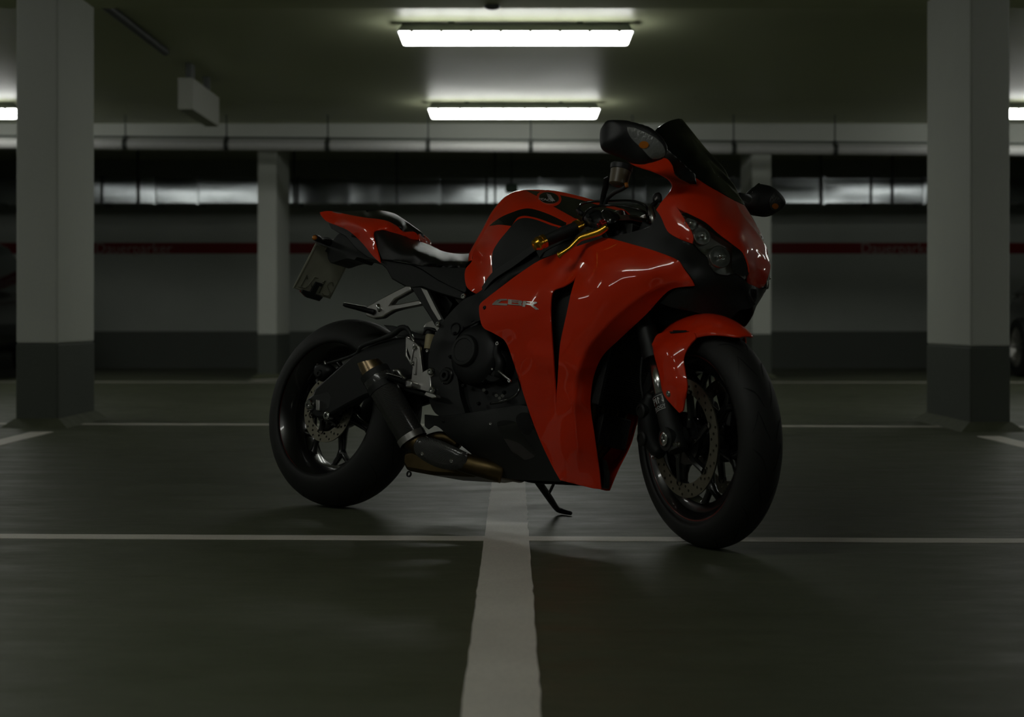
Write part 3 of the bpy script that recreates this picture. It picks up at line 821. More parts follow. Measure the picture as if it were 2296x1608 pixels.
# ---- front fork, fender, brakes (steered) ---------------------------------------
def S(l): return st(l)
for s in (-1, 1):
    y = s*.103
    def ax(t, dx=0., dy=0.): return S(FAX+np.array([dx, y+dy, 0])+SD*t)
    m = MB(); m.tube([ax(.24), ax(.66)], .0275, 24); m.tube([ax(.235), ax(.262)], .030, 24)
    fk = m.build('fork_tube', M['dark'], bike, sharp=40)
    MB().tube([ax(.08), ax(.245)], .0215, 24).build('stanchion', M['steel'], fk, smooth=True)
    m = MB(); m.tube([ax(-.035, .006), ax(0, .004), ax(.05), ax(.10), ax(.128)], [.026, .031, .030, .028, .027], 20)
    m.tube([S(FAX+np.array([0, y-.028*1, 0])), S(FAX+np.array([0, y+.028, 0]))], .032, 20)
    m.build('fork_foot', M['matte'], fk, sharp=50)
    m = MB(); m.lathe([(0, .019), (.006, .019), (.008, .016), (.008, .010), (.002, .009), (.002, 0)], S(FAX+np.array([0, y+s*.028, 0])), S((0, s, 0))-S((0, 0, 0)), 24)
    m.build('axle_bolt', M['steel'], fk, sharp=35)
    for dx in (.028, .046):
        q = FAX+np.array([dx, y+s*.018, -.018+dx*.1]); bolt(S(q), S((0, s, 0))-S((0, 0, 0)), .006, .006, 'steel', fk)
    # caliper behind the leg
    m = MB()
    c0 = FAX+np.array([-.125, s*.086, .035])
    def cp(dx, dy, dz): return S(c0+np.array([dx, dy*s, dz]))
    m.tube([cp(.028, 0, -.085), cp(.0, .004, -.05), cp(-.012, .006, 0), cp(-.014, .006, .05), cp(.0, .004, .085)], [.016, .027, .030, .027, .016], 14, sub=3)
    cal = m.build('brake_caliper', M['dark'], fk, smooth=True)
    for dz in (-.038, .038):
        m = MB(); m.lathe([(-.004, .021), (.012, .021), (.016, .017), (.016, .012), (.013, .012), (.013, 0)], cp(-.012, .024, dz), S((0, s, 0))-S((0, 0, 0)), 24); m.build('piston_housing', M['matte'], cal, sharp=40)
    for dz in (-.09, .09):
        bolt(cp(.02, .012, dz), S((0, s, 0))-S((0, 0, 0)), .006, .008, 'steel', cal)
    m = MB(); m.tube([cp(-.012, .026, .07), cp(-.02, .028, .13), cp(-.01, .02, .22), cp(.0, .0, .33), cp(.02, -.02, .42)], .0042, 8, sub=4); m.build('brake_hose', M['matte'], cal, smooth=True)
# sticker on the right fork foot
lab = MB(); C0 = FAX+np.array([0, -.103, 0])
def onleg(a, t, r=.0292):      # a: angle round the leg from its right side, t: along the leg
    u = np.array([math.cos(R(23.3)), 0, math.sin(R(23.3))]); return S(C0+SD*t+r*(math.sin(a)*u+math.cos(a)*np.array([0, -1, 0])))
def legpatch(name, a0, a1, t0, t1, m, r, parent):
    V = []; F = []; n = 10
    for i in range(n+1):
        for t in (t0, t1): V.append(onleg(a0+(a1-a0)*i/n, t, r))
    for i in range(n): F.append((2*i, 2*i+2, 2*i+3, 2*i+1))
    return obj(name, V, F, M[m], parent, smooth=True)
leg = bpy.data.objects['fork_tube']
st1 = legpatch('fork_sticker', -.75, .95, .078, .122, 'black', .0296, leg)
def wrap_text(body, size, a_c, t_c, sx=1.):
    o = text_mesh('sticker_lettering', body, size, M['white'], st1, Matrix.Identity(4), 0, 0, sx)
    for v in o.data.vertices:
        v.co = Vector(onleg(a_c+v.co.x/.030, t_c+v.co.y, .0300))
wrap_text('PIN', .026, .30, .106, 1.05); wrap_text('OLOGY', .0125, .25, .087, 1.0)
for t in (.080, .120): legpatch('sticker_border', -.72, .92, t-.0006, t+.0006, 'white', .0300, st1)
# fender: shell over the wheel plus the two side wings that reach down the fork legs
V = []; F = []; na, nw = 46, 19
for i in range(na+1):
    a = R(53.5+(131-53.5)*i/na); t = i/na
    wmax = .016+.066*min(1, (t/.30))**.6 if t < .30 else .082
    rad = .331+.003*math.sin(math.pi*t)+.026*max(0, (t-.5)/.5)**2
    for j in range(nw):
        u = j/(nw-1)*2-1; w = wmax*u
        r = rad-.060*abs(w/.082)**2.2-.010*max(0, abs(u)-.85)*4*(.4+t)
        V.append(S(FAX+np.array([r*math.cos(a), w, r*math.sin(a)])))
for i in range(na):
    for j in range(nw-1): F.append((i*nw+j, i*nw+j+1, (i+1)*nw+j+1, (i+1)*nw+j))
fen = obj('front_fender', V, F, M['red'], bike, smooth=True); fen.data.flip_normals()
sol = fen.modifiers.new('thickness', 'SOLIDIFY'); sol.thickness = .004; sol.offset = 0
reg('fender', V, F)
wing = [(1461.6, 772, .118, 1), (1474.6, 750, .098), (1504.5, 744, .083), (1535, 743, .079), (1556, 747, .077, 1), (1560, 756, .080), (1549, 769, .089), (1538, 787, .098), (1532.5, 809, .106), (1536, 835, .112), (1540, 869, .116), (1530.6, 921, .117, 1),
        (1523, 925.7, .119, 1), (1508, 910, .126), (1487.7, 884, .133), (1478, 839, .133), (1467, 798, .128)]
wg = panel('fender_wing', wing, [(1505, 800, .128), (1510, 850, .132), (1515, 890, .128), (1500, 765, .112)], m='red', parent=fen, fn=PS, sym=None, key='wing', step=6)
# left wing: mirror in the steered frame
ml = wg.data.copy(); inv = np.linalg.inv(SM)
for v in ml.vertices:
    q = (np.array(v.co)-HB) @ inv.T; q[1] *= -1; v.co = Vector(q @ SM.T+HB)
ml.flip_normals(); wl = bpy.data.objects.new('fender_wing', ml); COL.objects.link(wl); wl.parent = fen
hbolt(1498.5, 883, 'wing', .008, 'alu', wg, False)
BVH['fw'] = None
_wv = [tuple(v.co) for v in wg.data.vertices]; _wf = [tuple(p.vertices) for p in wg.data.polygons]
reg('fw', list(V)+_wv, list(F)+[tuple(i+len(V) for i in q) for q in _wf])
for (name, key, ol) in (('fender_vent', 'fender', [(1499, 742), (1502, 737, 0), (1522, 736, 0), (1542, 738, 0), (1554, 743), (1535, 746, 0), (1504, 749)]),):
    decal(name, ol, 'fw', 'groove', fen, .0016, mirror=False, step=2.5)
decal('fender_emblem', [(1628, 739.5), (1640, 736, 0), (1655, 735.5, 0), (1672, 739), (1671, 740.5), (1655, 739.5), (1640, 739.8)], 'fender', 'silver', fen, .0006, .0008, mirror=False, step=3)

# ---- main side fairings --------------------------------------------------------
slot = [(1295, 608, .205, 1), (1287, 625, .213), (1266, 640, .222), (1242, 650.6, .228), (1236, 664, .228), (1234, 705, .222), (1237.7, 772, .206), (1243, 846.6, .178), (1246.5, 906, .150, 1),
        (1250.7, 846.6, .180), (1256, 772, .212), (1269.4, 708.5, .232), (1281, 655, .236)]
fair = [(1074, 691, .215), (1077, 681, .215), (1092, 668, .213), (1114.5, 650.6, .211), (1162, 615, .206), (1209, 584.5, .202), (1256, 566, .199), (1303.6, 549, .197), (1351, 533, .196, 1), (1370, 535, .197), (1421.7, 549, .196),
        (1469, 563, .192), (1520, 584.5, .181), (1535, 606, .172), (1549, 625.5, .163), (1556, 641, .155, 1), (1513, 646, .160), (1493, 657, .160), (1448.5, 705, .158), (1389, 761, .150), (1351.5, 798, .144), (1333, 839, .138), (1325, 884, .128),
        (1325, 921, .117), (1333, 977, .092), (1342, 1045, .050), (1347.8, 1096.6, .022, 1), (1329, 1094.7, .032), (1256, 1077, .062, 1), (1239.6, 1048, .078), (1209.7, 984.6, .112), (1183.6, 914, .148), (1150, 809, .188),
        (1132, 764.7, .204), (1106, 747, .210), (1084, 735, .214), (1077, 718, .215)]
fctl = [(1110, 690, .224), (1160, 670, .232), (1200, 640, .232), (1250, 600, .216), (1230, 620, .224), (1160, 730, .224), (1200, 700, .232), (1200, 800, .205), (1200, 880, .165), (1225, 960, .125),
        (1330, 560, .212), (1400, 580, .222), (1330, 620, .236), (1400, 640, .226), (1460, 610, .210), (1441, 660, .199), (1400, 690, .205), (1310, 700, .233), (1329, 770, .198), (1300, 830, .190), (1288, 902, .162), (1294, 1000, .103),
        (1270, 960, .132), (1265, 1030, .090), (1310, 1060, .056), (1510, 615, .184), (1340, 720, .222), (1365, 745, .188)]
fp, fpl = panel('side_fairing', fair, fctl, [slot], m='red', key='fair', step=5.5, ridges=[([(1540, 628), (1500, 636), (1441, 662), (1385, 705), (1329, 764), (1303, 810), (1291, 860), (1287, 902), (1290, 960), (1296, 1010)], .006, 9.), ([(1300, 640), (1370, 585), (1420, 572)], .004, 14.)])
for ol in [
    [(1105, 682), (1115, 673.5, 0), (1125, 671), (1138, 671), (1137.5, 674), (1125, 675), (1118, 680), (1139, 681.5), (1138, 685.5), (1105, 684)],
    [(1140, 671.5), (1170, 674.5), (1173, 678, 0), (1170, 681), (1172, 686), (1140, 683)],
    [(1174, 675), (1205, 677.5), (1205, 680), (1196, 684), (1208.5, 694), (1202, 694.5), (1189, 684.5), (1179, 683.5), (1178, 688.5), (1172, 688)]]:
    decal('badge_letter', ol, 'fair', 'silver', fp, 0, .0022, mirror=fpl, step=3,
          holes=[[(1148, 674.6), (1164, 676), (1164, 677.2), (1148, 676)], [(1148, 678.5), (1164, 679.8), (1163, 682.6), (1148, 681.4)]] if ol[0][0] == 1140 else
                [[(1180, 678), (1196, 679.4), (1192, 681.4), (1180, 680.4)]] if ol[0][0] == 1174 else ())
hbolt(1086.5, 690, 'fair', .0055, 'dark', fp)
# dark inner ducts visible through the slot and behind the fairing
panel('inner_duct', [(1228, 640, .190, 1), (1310, 600, .180, 1), (1290, 720, .185, 1), (1262, 850, .150, 1), (1248, 925, .125, 1), (1236, 850, .150, 1), (1226, 740, .180, 1)], m='matte', step=12)
# belly panels
belly = [(1185, 912, .140, 1), (1211, 985, .108), (1241, 1048, .072), (1259, 1080, .055, 1), (1200, 1077, .055), (1142, 1073.5, .060), (1100, 1063, .072), (1089.5, 1052, .078), (1074, 1033, .090), (1035, 1000, .115), (1003, 976, .130), (985, 959, .138), (972, 954, .140), (960, 962, .140), (952, 955, .141, 1), (952, 930.5, .148, 1),
         (983, 934, .150), (1052, 926, .152), (1120, 915, .150), (1166, 909, .146)]
bp1, _ = panel('belly_fairing', belly, [(1100, 950, .152), (1060, 985, .138), (1150, 1000, .118), (1130, 1040, .090), (1180, 950, .138)], m='matte', key='belly', step=7)
hbolt(1100, 950, 'belly', .005, 'steel', bp1); hbolt(994, 945, 'belly', .005, 'dark', bp1)
decal('vent_recess', [(1115, 948, 0), (1155, 946, 0), (1172, 975, 0), (1202, 1018, 0), (1190, 1028, 0), (1165, 1030, 0), (1140, 1000, 0)], 'belly', 'black', bp1, .0006, mirror=_, step=6)
decal('vent_opening', [(1157, 938, 0), (1168, 926, 0), (1186, 928, 0), (1196, 955, 0), (1186, 975, 0), (1168, 966, 0)], 'belly', 'groove', bp1, .0012, mirror=_, step=5)
bpy.context.view_layer.update()

# ---- nose fairing ---------------------------------------------------------------
cl = [(1648, 451, 0, 1), (1663, 480, 0), (1680, 515, 0), (1691, 555, 0), (1696, 592, 0), (1695, 618, 0), (1691, 641, 0, 1)]
hlu = [(1675, 638, .030), (1678, 625, .044), (1680, 607, .050), (1676, 585, .062), (1665, 563.6, .078), (1644.5, 548, .098), (1611.5, 523.6, .128), (1583.6, 499, .152), (1552, 482, .174), (1522.6, 468.7, .190), (1517, 464, .193, 1)]
hll = [(1531, 486, .191), (1547, 513, .188), (1553, 527, .186), (1554, 537.5, .185), (1552, 546, .186, 1)]
nrear = [(1521, 534, .194), (1500, 521.5, .199), (1492.5, 510.5, .200), (1481.7, 485.6, .200), (1471.4, 470, .200, 1), (1481.7, 454.5, .197), (1497, 436, .190), (1507.5, 418.8, .181), (1506.5, 409.4, .176), (1494, 397, .167), (1460, 381.5, .156), (1416, 366, .150), (1406, 354.4, .147, 1),
         (1450, 360, .138), (1494, 355, .125), (1514, 377, .132), (1511, 387.7, .143), (1525, 401.7, .146), (1559, 414, .138, 1), (1558, 395.4, .120, 1), (1584, 414, .100), (1618.5, 433, .060)]
panel('nose_fairing', cl+hlu+hll+nrear, [(1600, 455, .118), (1560, 450, .160), (1530, 440, .180), (1510, 480, .198), (1640, 500, .085), (1610, 480, .122), (1662, 520, .062), (1682, 560, .040), (1690, 600, .028), (1525, 510, .196)], m='red', sym='join', key='nose', step=6)
# windscreen
scr = [(1648, 450, 0, 1), (1629, 420, 0), (1612, 394.5, 0), (1583, 349, 0), (1548, 299, 0), (1536, 275, 0), (1529, 266.5, 0, 1), (1521, 266, .018), (1499, 272, .070), (1477, 285, .118), (1466, 297, .138, 1), (1489, 322, .136), (1512, 352, .134), (1535, 377, .132), (1559, 396, .122, 1), (1587, 413, .100), (1620, 433, .060)]
panel('windscreen', scr, [(1560, 340, .072), (1530, 310, .078), (1590, 380, .062), (1610, 410, .048), (1500, 300, .104), (1570, 385, .096)], m='screen', sym='join', th=.003, key='screen', step=6)
decal('screen_lettering', [(1609, 395), (1616, 393), (1624, 394), (1625, 397), (1616, 396.5), (1610, 398)], 'screen', 'lampoff', bike, .0006, mirror=False, step=3)
# headlights
hlo = hlu[2:]+hll+[(1569.7, 565, .168), (1585, 578, .158), (1587.5, 591, .150), (1597.5, 607, .138), (1608, 614.5, .128), (1632, 617.6, .105), (1650, 614, .088), (1669, 626, .062), (1675, 622, .056)]
hlo = [(p[0], p[1], p[2]-.002, *(p[3:])) for p in hlo]
lensctl = [(1600, 560, .148), (1570, 520, .174), (1640, 585, .105), (1610, 590, .136)]
h1, h2 = panel('headlight', [(p[0], p[1], p[2]-.012, *(p[3:])) for p in hlo], [(a, b, c-.022) for a, b, c in lensctl], m='housing', step=8, key='hlback')
for hh, sgn in ((h1, 1), (h2, -1)):
    for (cx, cy, w, r, d) in ((1548, 502, .178, .017, .012), (1574, 530, .164, .024, .016), (1614, 576, .130, .030, .020)):
        c = P(cx, cy, w); c[1] *= sgn; ax_ = np.array([.80, -.55*sgn, .12]); ax_ /= np.linalg.norm(ax_)
        b = MB(); b.lathe([(-d*math.cos(t), r*math.sin(t)) for t in np.linspace(.12, math.pi/2, 9)], c, ax_, 28); b.build('reflector', M['chrome'], hh, smooth=True)
        b = MB(); b.lathe([(-.028, .006), (.004, .006), (.010, .004), (.010, 0)], c, ax_, 14); b.build('bulb', M['steel'], hh, smooth=True)
        b = MB(); b.lathe([(-.006, r*1.02), (0, r*1.05), (.003, r)], c, ax_, 28); b.build('reflector_ring', M['alu'], hh, smooth=True)
lens1, lens2 = panel('headlight_lens', hlo, lensctl, m='lens', step=8, key='lens', th=.002, back=False, parent=h1)
lens2.parent = h2
# black mask printed on the lens
decal('lens_mask', [(1640, 547), (1665, 564, 0), (1676, 585, 0), (1680, 607, 0), (1674, 623), (1650, 614), (1641, 616), (1641, 560)], 'lens', 'black', h1, .0006, mirror=h2, step=6)
decal('lens_mask', [(1518, 465), (1552, 483, 0), (1583, 500, 0), (1611, 525, 0), (1640, 547), (1641, 551), (1610, 532, 0), (1585, 513, 0), (1568, 498, 0), (1545, 490, 0), (1531, 484)], 'lens', 'black', h1, .0006, mirror=h2, step=6)
# black inner cowl below the headlights, lower edge a dark sheet over the shaded void, side infill towards the bars
cowl = [(1351, 534, .185, 1), (1385, 528, .185), (1430, 517, .185), (1457, 507, .185), (1469, 489, .186), (1472, 472, .190, 1), (1482, 486, .192), (1492.5, 511, .192), (1500, 522, .192), (1521, 535, .188), (1552, 547, .180), (1570, 566, .162), (1585, 579, .150), (1588, 592, .142), (1598, 608, .130), (1609, 615, .122), (1632, 618.5, .100), (1650, 615, .083), (1669, 627, .055), (1680, 638, .030), (1691, 641, 0, 1),
        (1697, 650, 0), (1693, 672, 0), (1688, 689, 0, 1), (1672, 693, .022), (1659, 694.5, .036), (1645, 708, .042), (1635, 717, .045, 1), (1600, 712, .075), (1560, 700, .105), (1510, 690, .130), (1480, 680, .148, 1), (1513, 650, .150), (1556, 645, .145), (1550, 622, .155), (1519, 588, .172), (1475, 570, .182), (1421, 553, .188), (1385, 544, .188)]
panel('inner_cowl', cowl, [(1560, 600, .150), (1600, 660, .105), (1650, 660, .060), (1500, 550, .184), (1530, 680, .130)], m='satin', sym='join', key='cowl', step=8)
m = MB(); m.tube([P(1681, 646, .030), P(1682, 662, .032), P(1692, 683, .012)], .0025, 8, sub=4); m.build('intake_rim', M['matte'], bike, smooth=True)
decal('intake_opening', [(1684, 648), (1696, 649), (1694, 668, 0), (1690, 682), (1685, 668, 0)], 'cowl', 'groove', bike, .0008, mirror=True, step=4)
# mirror arms and mirrors
arm = [(1493, 336, .30), (1510, 347, .24), (1535, 370, .19), (1559, 391, .15, 1), (1562, 414, .145, 1), (1541, 409, .160), (1525, 398, .175), (1512, 386, .19), (1508, 372, .215), (1500, 360, .25), (1491, 350, .30)]
arm1 = pillow('mirror', arm, (.5, -.7, .5), .010, .010, 'satin', edge=8)
mir = [(1351, 290, .40), (1354, 278, .40), (1362, 270, .395), (1384, 269, .38), (1410, 273, .365), (1450, 285, .34), (1466, 296, .33), (1481, 310, .32), (1492, 328, .31), (1494, 341, .305), (1488, 354, .305), (1473, 361, .31), (1450, 365.5, .325), (1428, 363, .34), (1404, 352, .355), (1384, 344, .37), (1362, 334, .39), (1353, 320, .40)]
pillow('mirror_shell', mir, (.85, -.35, .25), .030, .050, 'satin', parent=arm1, key='mir', edge=34, pw=.55)
lensm = [(1406, 285.7), (1422, 287), (1450, 299, 0), (1468, 308.5, 0), (1484, 323, 0), (1491, 336, 0), (1490, 347, 0), (1479, 354, 0), (1464, 356), (1457, 352, 0), (1435, 328.7, 0), (1417, 312, 0), (1408, 297, 0)]
ds = decal('turn_signal', lensm, 'mir', 'siglens', arm1, .0008, .0015, mirror=False, step=5)
decal('signal_bulb', [(1444+11*math.cos(t), 325+8*math.sin(t), 0) for t in np.linspace(0, 6.28, 9)[:-1]], 'mir', 'amber', ds, .0034, .001, mirror=False, step=4)
armL = [(1651, 437, -.13), (1658, 432, -.14), (1680, 438, -.22), (1684, 446, -.24), (1680, 456, -.23), (1665, 448, -.16), (1655, 443, -.13)]
arm2 = pillow('mirror', armL, (.6, .5, .5), .010, .010, 'satin', edge=6)
mirL = [(1678, 452, -.30), (1681, 438, -.30), (1687.5, 424, -.31), (1702, 413, -.33), (1717, 415.5, -.35), (1733, 425.6, -.37), (1747, 441, -.39), (1753.7, 455, -.40), (1750, 470, -.40), (1736, 480, -.385), (1720, 486, -.37), (1704, 485.5, -.345), (1690, 477, -.32), (1680, 466, -.305)]
pillow('mirror_shell', mirL, (.9, .2, .2), .035, .045, 'satin', parent=arm2, key='mirL', edge=30, pw=.55)
ds = decal('turn_signal', [(1726, 445, 0), (1735, 434, 0), (1745, 440, 0), (1751, 452, 0), (1750, 464, 0), (1742, 472, 0), (1730, 470, 0), (1725, 458, 0)], 'mirL', 'smoke', arm2, .0008, .0015, mirror=False, step=4)
decal('signal_bulb', [(1737+7*math.cos(t), 462+6*math.sin(t), 0) for t in np.linspace(0, 6.28, 9)[:-1]], 'mirL', 'amber', ds, .003, .001, mirror=False, step=3)
m = MB(); m.tube([P(1688, 434, -.31), P(1692, 424, -.32), P(1703, 414, -.335)], .006, 8, sub=3); m.build('mirror_rim', M['black'], arm2, smooth=True)

# ---- tank --------------------------------------------------------------------------
tank = [(1071, 660, .150, 1), (1056, 652, .155), (1045, 640, .152), (1043, 606, .130), (1059, 584, .105), (1060, 567, .100), (1075, 539, .096), (1091, 511, .094), (1102, 490, .090), (1112, 473, .084), (1124, 458, .078), (1136, 445, .070), (1148, 436, .058), (1162, 429, .040), (1175, 426, .020), (1188, 425.5, 0, 1), (1210, 425.5, 0), (1250, 429, 0), (1300, 440, 0), (1345, 453, 0), (1400, 470, 0, 1),
        (1395, 500, .10, 1), (1330, 500, .15), (1290, 512, .165), (1266, 512, .168), (1240, 530, .172), (1197, 558, .175), (1150, 592, .172), (1105, 622, .168), (1085, 648, .160)]
tctl = [(1075, 620, .150), (1080, 570, .136), (1105, 530, .138), (1125, 490, .132), (1150, 465, .118), (1180, 450, .092), (1220, 440, .052), (1150, 500, .152), (1200, 470, .112), (1240, 480, .126), (1230, 455, .080), (1280, 455, .050), (1270, 490, .140), (1320, 470, .070), (1300, 480, .105), (1110, 580, .160), (1150, 550, .166), (1200, 520, .162), (1090, 640, .160), (1200, 430, .020)]
tk = panel('fuel_tank', tank, tctl, m='red', sym='join', key='tank', step=6, bridge=[(tank[4:16], -.055, .0)])
knee = [(1105, 620, 1), (1105, 568, 0), (1118, 543, 0), (1135, 522, 0), (1150, 504, 0), (1160, 494, 0), (1173, 489.5, 0), (1190, 490.5, 0), (1210, 496, 0), (1240, 507, 0), (1266, 512, 1), (1240, 529, 0), (1197, 557, 0), (1150, 591, 0)]
decal('knee_panel', knee, 'tank', 'matte', tk, .0014, mirror=True, step=6)
decal('tank_stripe', [(1097, 507), (1110, 496, 0), (1128, 485, 0), (1150, 476, 0), (1170, 469.5, 0), (1188, 468, 0), (1215, 475, 0), (1240, 485, 0), (1270, 500), (1268, 510), (1240, 502, 0), (1210, 491, 0), (1185, 485, 0), (1172, 484.5, 0), (1160, 489, 0), (1147, 507), (1120, 504, 0)], 'tank', 'black', tk, .0007, mirror=True, step=5)
decal('tank_stripe', [(1179, 427.5), (1190, 427.5), (1215, 431, 0), (1250, 437, 0), (1300, 448, 0), (1340, 460, 0), (1390, 474), (1380, 480), (1330, 478), (1300, 492), (1289, 490), (1262, 475, 0), (1235, 460, 0), (1205, 441, 0)], 'tank', 'black', tk, .0007, mirror=True, step=5)
oval = lambda rx, ry, n=20: [(1231+rx*math.cos(t), 445.5+ry*math.sin(t)+.08*rx*math.cos(t), 0) for t in np.linspace(0, 2*math.pi, n+1)[:-1]]
decal('badge_surround', oval(28, 18.5), 'tank', 'red', tk, .0011, mirror=True, step=4)
decal('tank_badge', oval(22.5, 12.8), 'tank', 'silver', tk, .0013, .0015, mirror=True, step=4)
decal('badge_face', oval(21.3, 11.8), 'tank', 'black', tk, .0031, mirror=True, step=4)
for k in range(6):                           # the wing on the badge: fanned feathers
    y = 436+k*2.3; decal('badge_wing', [(1225+k*.8, y), (1243+k*.5-(5-k)*1.5, y+3.6+k*.3), (1243-(5-k)*1.5, y+4.6+k*.3), (1226+k*.8, y+1.0)], 'tank', 'white', tk, .0035, mirror=True, step=3)
txt = text_mesh('badge_lettering', 'HONDA', 7.5, M['white'], tk, Matrix.Identity(4), 0, .15, 1.15)
for v in txt.data.vertices:
    q, n = hit(1224+v.co.x*1.0, 450.5+v.co.x*.17-v.co.y, 'tank', .0036)
    if q is not None: v.co = Vector(q)

kt = [(1083, 655, .166, 1), (1105, 628, .174), (1150, 598, .179), (1197, 564, .182), (1240, 536, .179), (1266, 518, .176), (1292, 512, .172, 1), (1286, 504, .174, 1), (1262, 507, .176), (1238, 521, .179), (1196, 548, .182), (1148, 582, .179), (1103, 612, .174), (1080, 644, .166, 1)]
panel('knee_trim', kt, m='satin', step=7)
# ---- covers between tank and fairing, frame ------------------------------------------
frm = [(985, 735, 0), (1000, 712, 0), (1040, 672, 0), (1071, 657, 0), (1110, 624, 0), (1160, 588, 0), (1200, 560, 0), (1250, 530, 0), (1290, 512, 0), (1350, 505, 1), (1370, 545, 1), (1300, 560, 0), (1210, 592, 0), (1110, 660, 0), (1082, 682, 0), (1080, 715, 0), (1050, 728, 0), (1028, 750, 0), (1016, 780, 0), (1018, 820, 0), (1026, 850, 0), (1032, 890, 0), (1045, 932, 1), (1000, 936, 0), (975, 925, 0), (962, 895, 0), (960, 840, 0), (962, 790, 0), (972, 755, 0)]
panel('frame_spar', [(a, b, .150 if a < 1060 else .165, c) for a, b, c in frm], [(1000, 760, .156), (990, 860, .154), (1150, 610, .172), (1250, 555, .176)], m='frame', key='frame', step=8, th=.03)
l, n = hit(1001, 843, 'frame')
for r_, h_, mm in ((.026, .004, 'black'), (.017, .010, 'dark')):
    b = MB(); b.lathe([(-.004, r_), (h_, r_), (h_+.002, r_*.9), (h_+.002, r_*.5), (0, r_*.45), (0, 0)], l, YV, 28); b.build('pivot_bolt', M[mm], bike, sharp=35)
l, n = hit(1021, 738, 'frame'); b = MB(); b.lathe([(.001, .020), (.004, .019), (.003, .016), (-.01, .015), (-.01, 0)], l, YV, 24); b.build('frame_plug', M['dark'], bike, sharp=35)
cover = [(1216, 578, .186, 1), (1222, 566, .184), (1250, 550, .182), (1300, 532, .180), (1345, 520, .178, 1), (1352, 534, .182, 1), (1303, 550, .186), (1256, 567, .188)]
panel('air_duct_cover', cover, [(1280, 552, .190)], m='matte', step=7)
gs = [(1198, 556, .176, 1), (1240, 536, .176), (1290, 515, .174), (1340, 504, .170, 1), (1352, 517, .172, 1), (1300, 530, .182), (1250, 548, .184), (1218, 566, .186), (1210, 578, .186, 1)]
panel('tank_side_cover', gs, [(1270, 530, .184)], m='matte', step=7)

# ---- seats and tail ---------------------------------------------------------------------
seat = [(839, 518, .125, 1), (850, 515, .118), (875.5, 519.5, .098), (900, 526.5, .066), (921, 536, .034), (946, 543, .012), (964, 549.5, .006), (980, 558.5, .004), (1002, 565.5, .004), (1034, 569.5, .004), (1060, 567.5, .006, 1), (1058, 577, .060), (1045, 593, .100), (1044, 600, .112, 1), (1002, 600, .130), (946, 595.5, .150), (923, 591, .154), (885, 583.5, .156), (857, 581, .152, 1), (848, 558.5, .140), (840, 537, .130)]
panel('rider_seat', seat, [(880, 540, .128), (885, 556, .146), (930, 561, .138), (980, 574, .112), (1020, 582, .098), (900, 570, .156), (960, 585, .146), (940, 552, .080)], m='leather', sym='join', key='seat', step=6, bridge=[(seat[3:11], 0, -.004)])
pad = [(742, 474, .030, 1), (780, 473.5, .020), (823.5, 471.5, 0), (850, 471.5, 0), (880, 477.5, 0), (897, 486, 0), (908, 496, 0), (914, 507, 0, 1), (926, 519, .018), (903, 518.5, .048), (889, 506, .066), (863, 494, .080), (812, 487, .076), (775, 480, .055)]
panel('pillion_pad', pad, [(880, 491, .055), (855, 482, .052), (905, 508, .046), (815, 479, .045)], m='leather', sym='join', step=5, bridge=[(pad[0:3], 0, .0)])
tail = [(718, 476, .045, 1), (730, 473.5, .035), (742, 473.6, .030), (775, 480, .056), (812, 487, .082), (863, 494, .082), (889, 506, .070), (903, 518.5, .052), (928, 519.5, .016), (936, 526, .004), (938, 537, .006, 1), (921, 535, .034), (900, 526, .068), (875, 519, .100), (850, 514.5, .122), (839, 517.5, .130), (836, 527, .134), (843, 554, .142), (852, 589, .150, 1), (836, 574, .138), (812, 545, .116), (785, 520, .092), (758, 506, .070), (731, 494, .052), (719, 481, .046)]
panel('tail_fairing', tail, [(806, 503, .118), (830, 505, .124), (780, 494, .088), (870, 505, .104), (822, 530, .130), (838, 562, .143), (905, 524, .062)], m='red', sym='join', key='tail', step=6, bridge=[(tail[0:3], -.02, 0), ([tail[0], tail[24], tail[23]], -.01, 0)])
prism('undertail', [(733, 494), (742, 512, 0), (757, 521, 0), (775, 530, 0), (800, 560, 0), (826, 578, 0), (846, 584), (840, 572), (815, 545), (785, 518), (757, 503)], .048, -.048, 'satin')
m = MB(); c = P(722, 484, 0.0); m.add([P(719, 480, .04), P(719, 480, .04)*[1, -1, 1], P(729, 492, .045)*[1, -1, 1], P(729, 492, .045)], [(0, 1, 2, 3)]); m.build('tail_light', M['redlens'], bike)
sub = [(852, 590), (857, 582), (890, 586), (923, 592), (945, 602), (985, 628), (1020, 644), (1042, 655), (1049, 664, 0), (1044, 674, 0), (1032, 672), (990, 660), (962, 651), (946, 644), (925, 646), (907, 642), (892, 634), (878, 626), (866, 604)]
prism('subframe', sub, .138, -.138, 'frame', bevel=.004)
sc = [(923, 592, .146, 1), (946, 596, .146), (1002, 600.5, .132), (1044, 600.5, .120, 1), (1045, 650, .146, 1), (1042, 655, .148), (985, 628, .150), (945, 602, .148)]
panel('side_cover', sc, [(1010, 620, .140)], m='matte', step=7, key='sidec')
bolt(P(1040.5, 665, .146), YV, .0095, .006, 'steel')
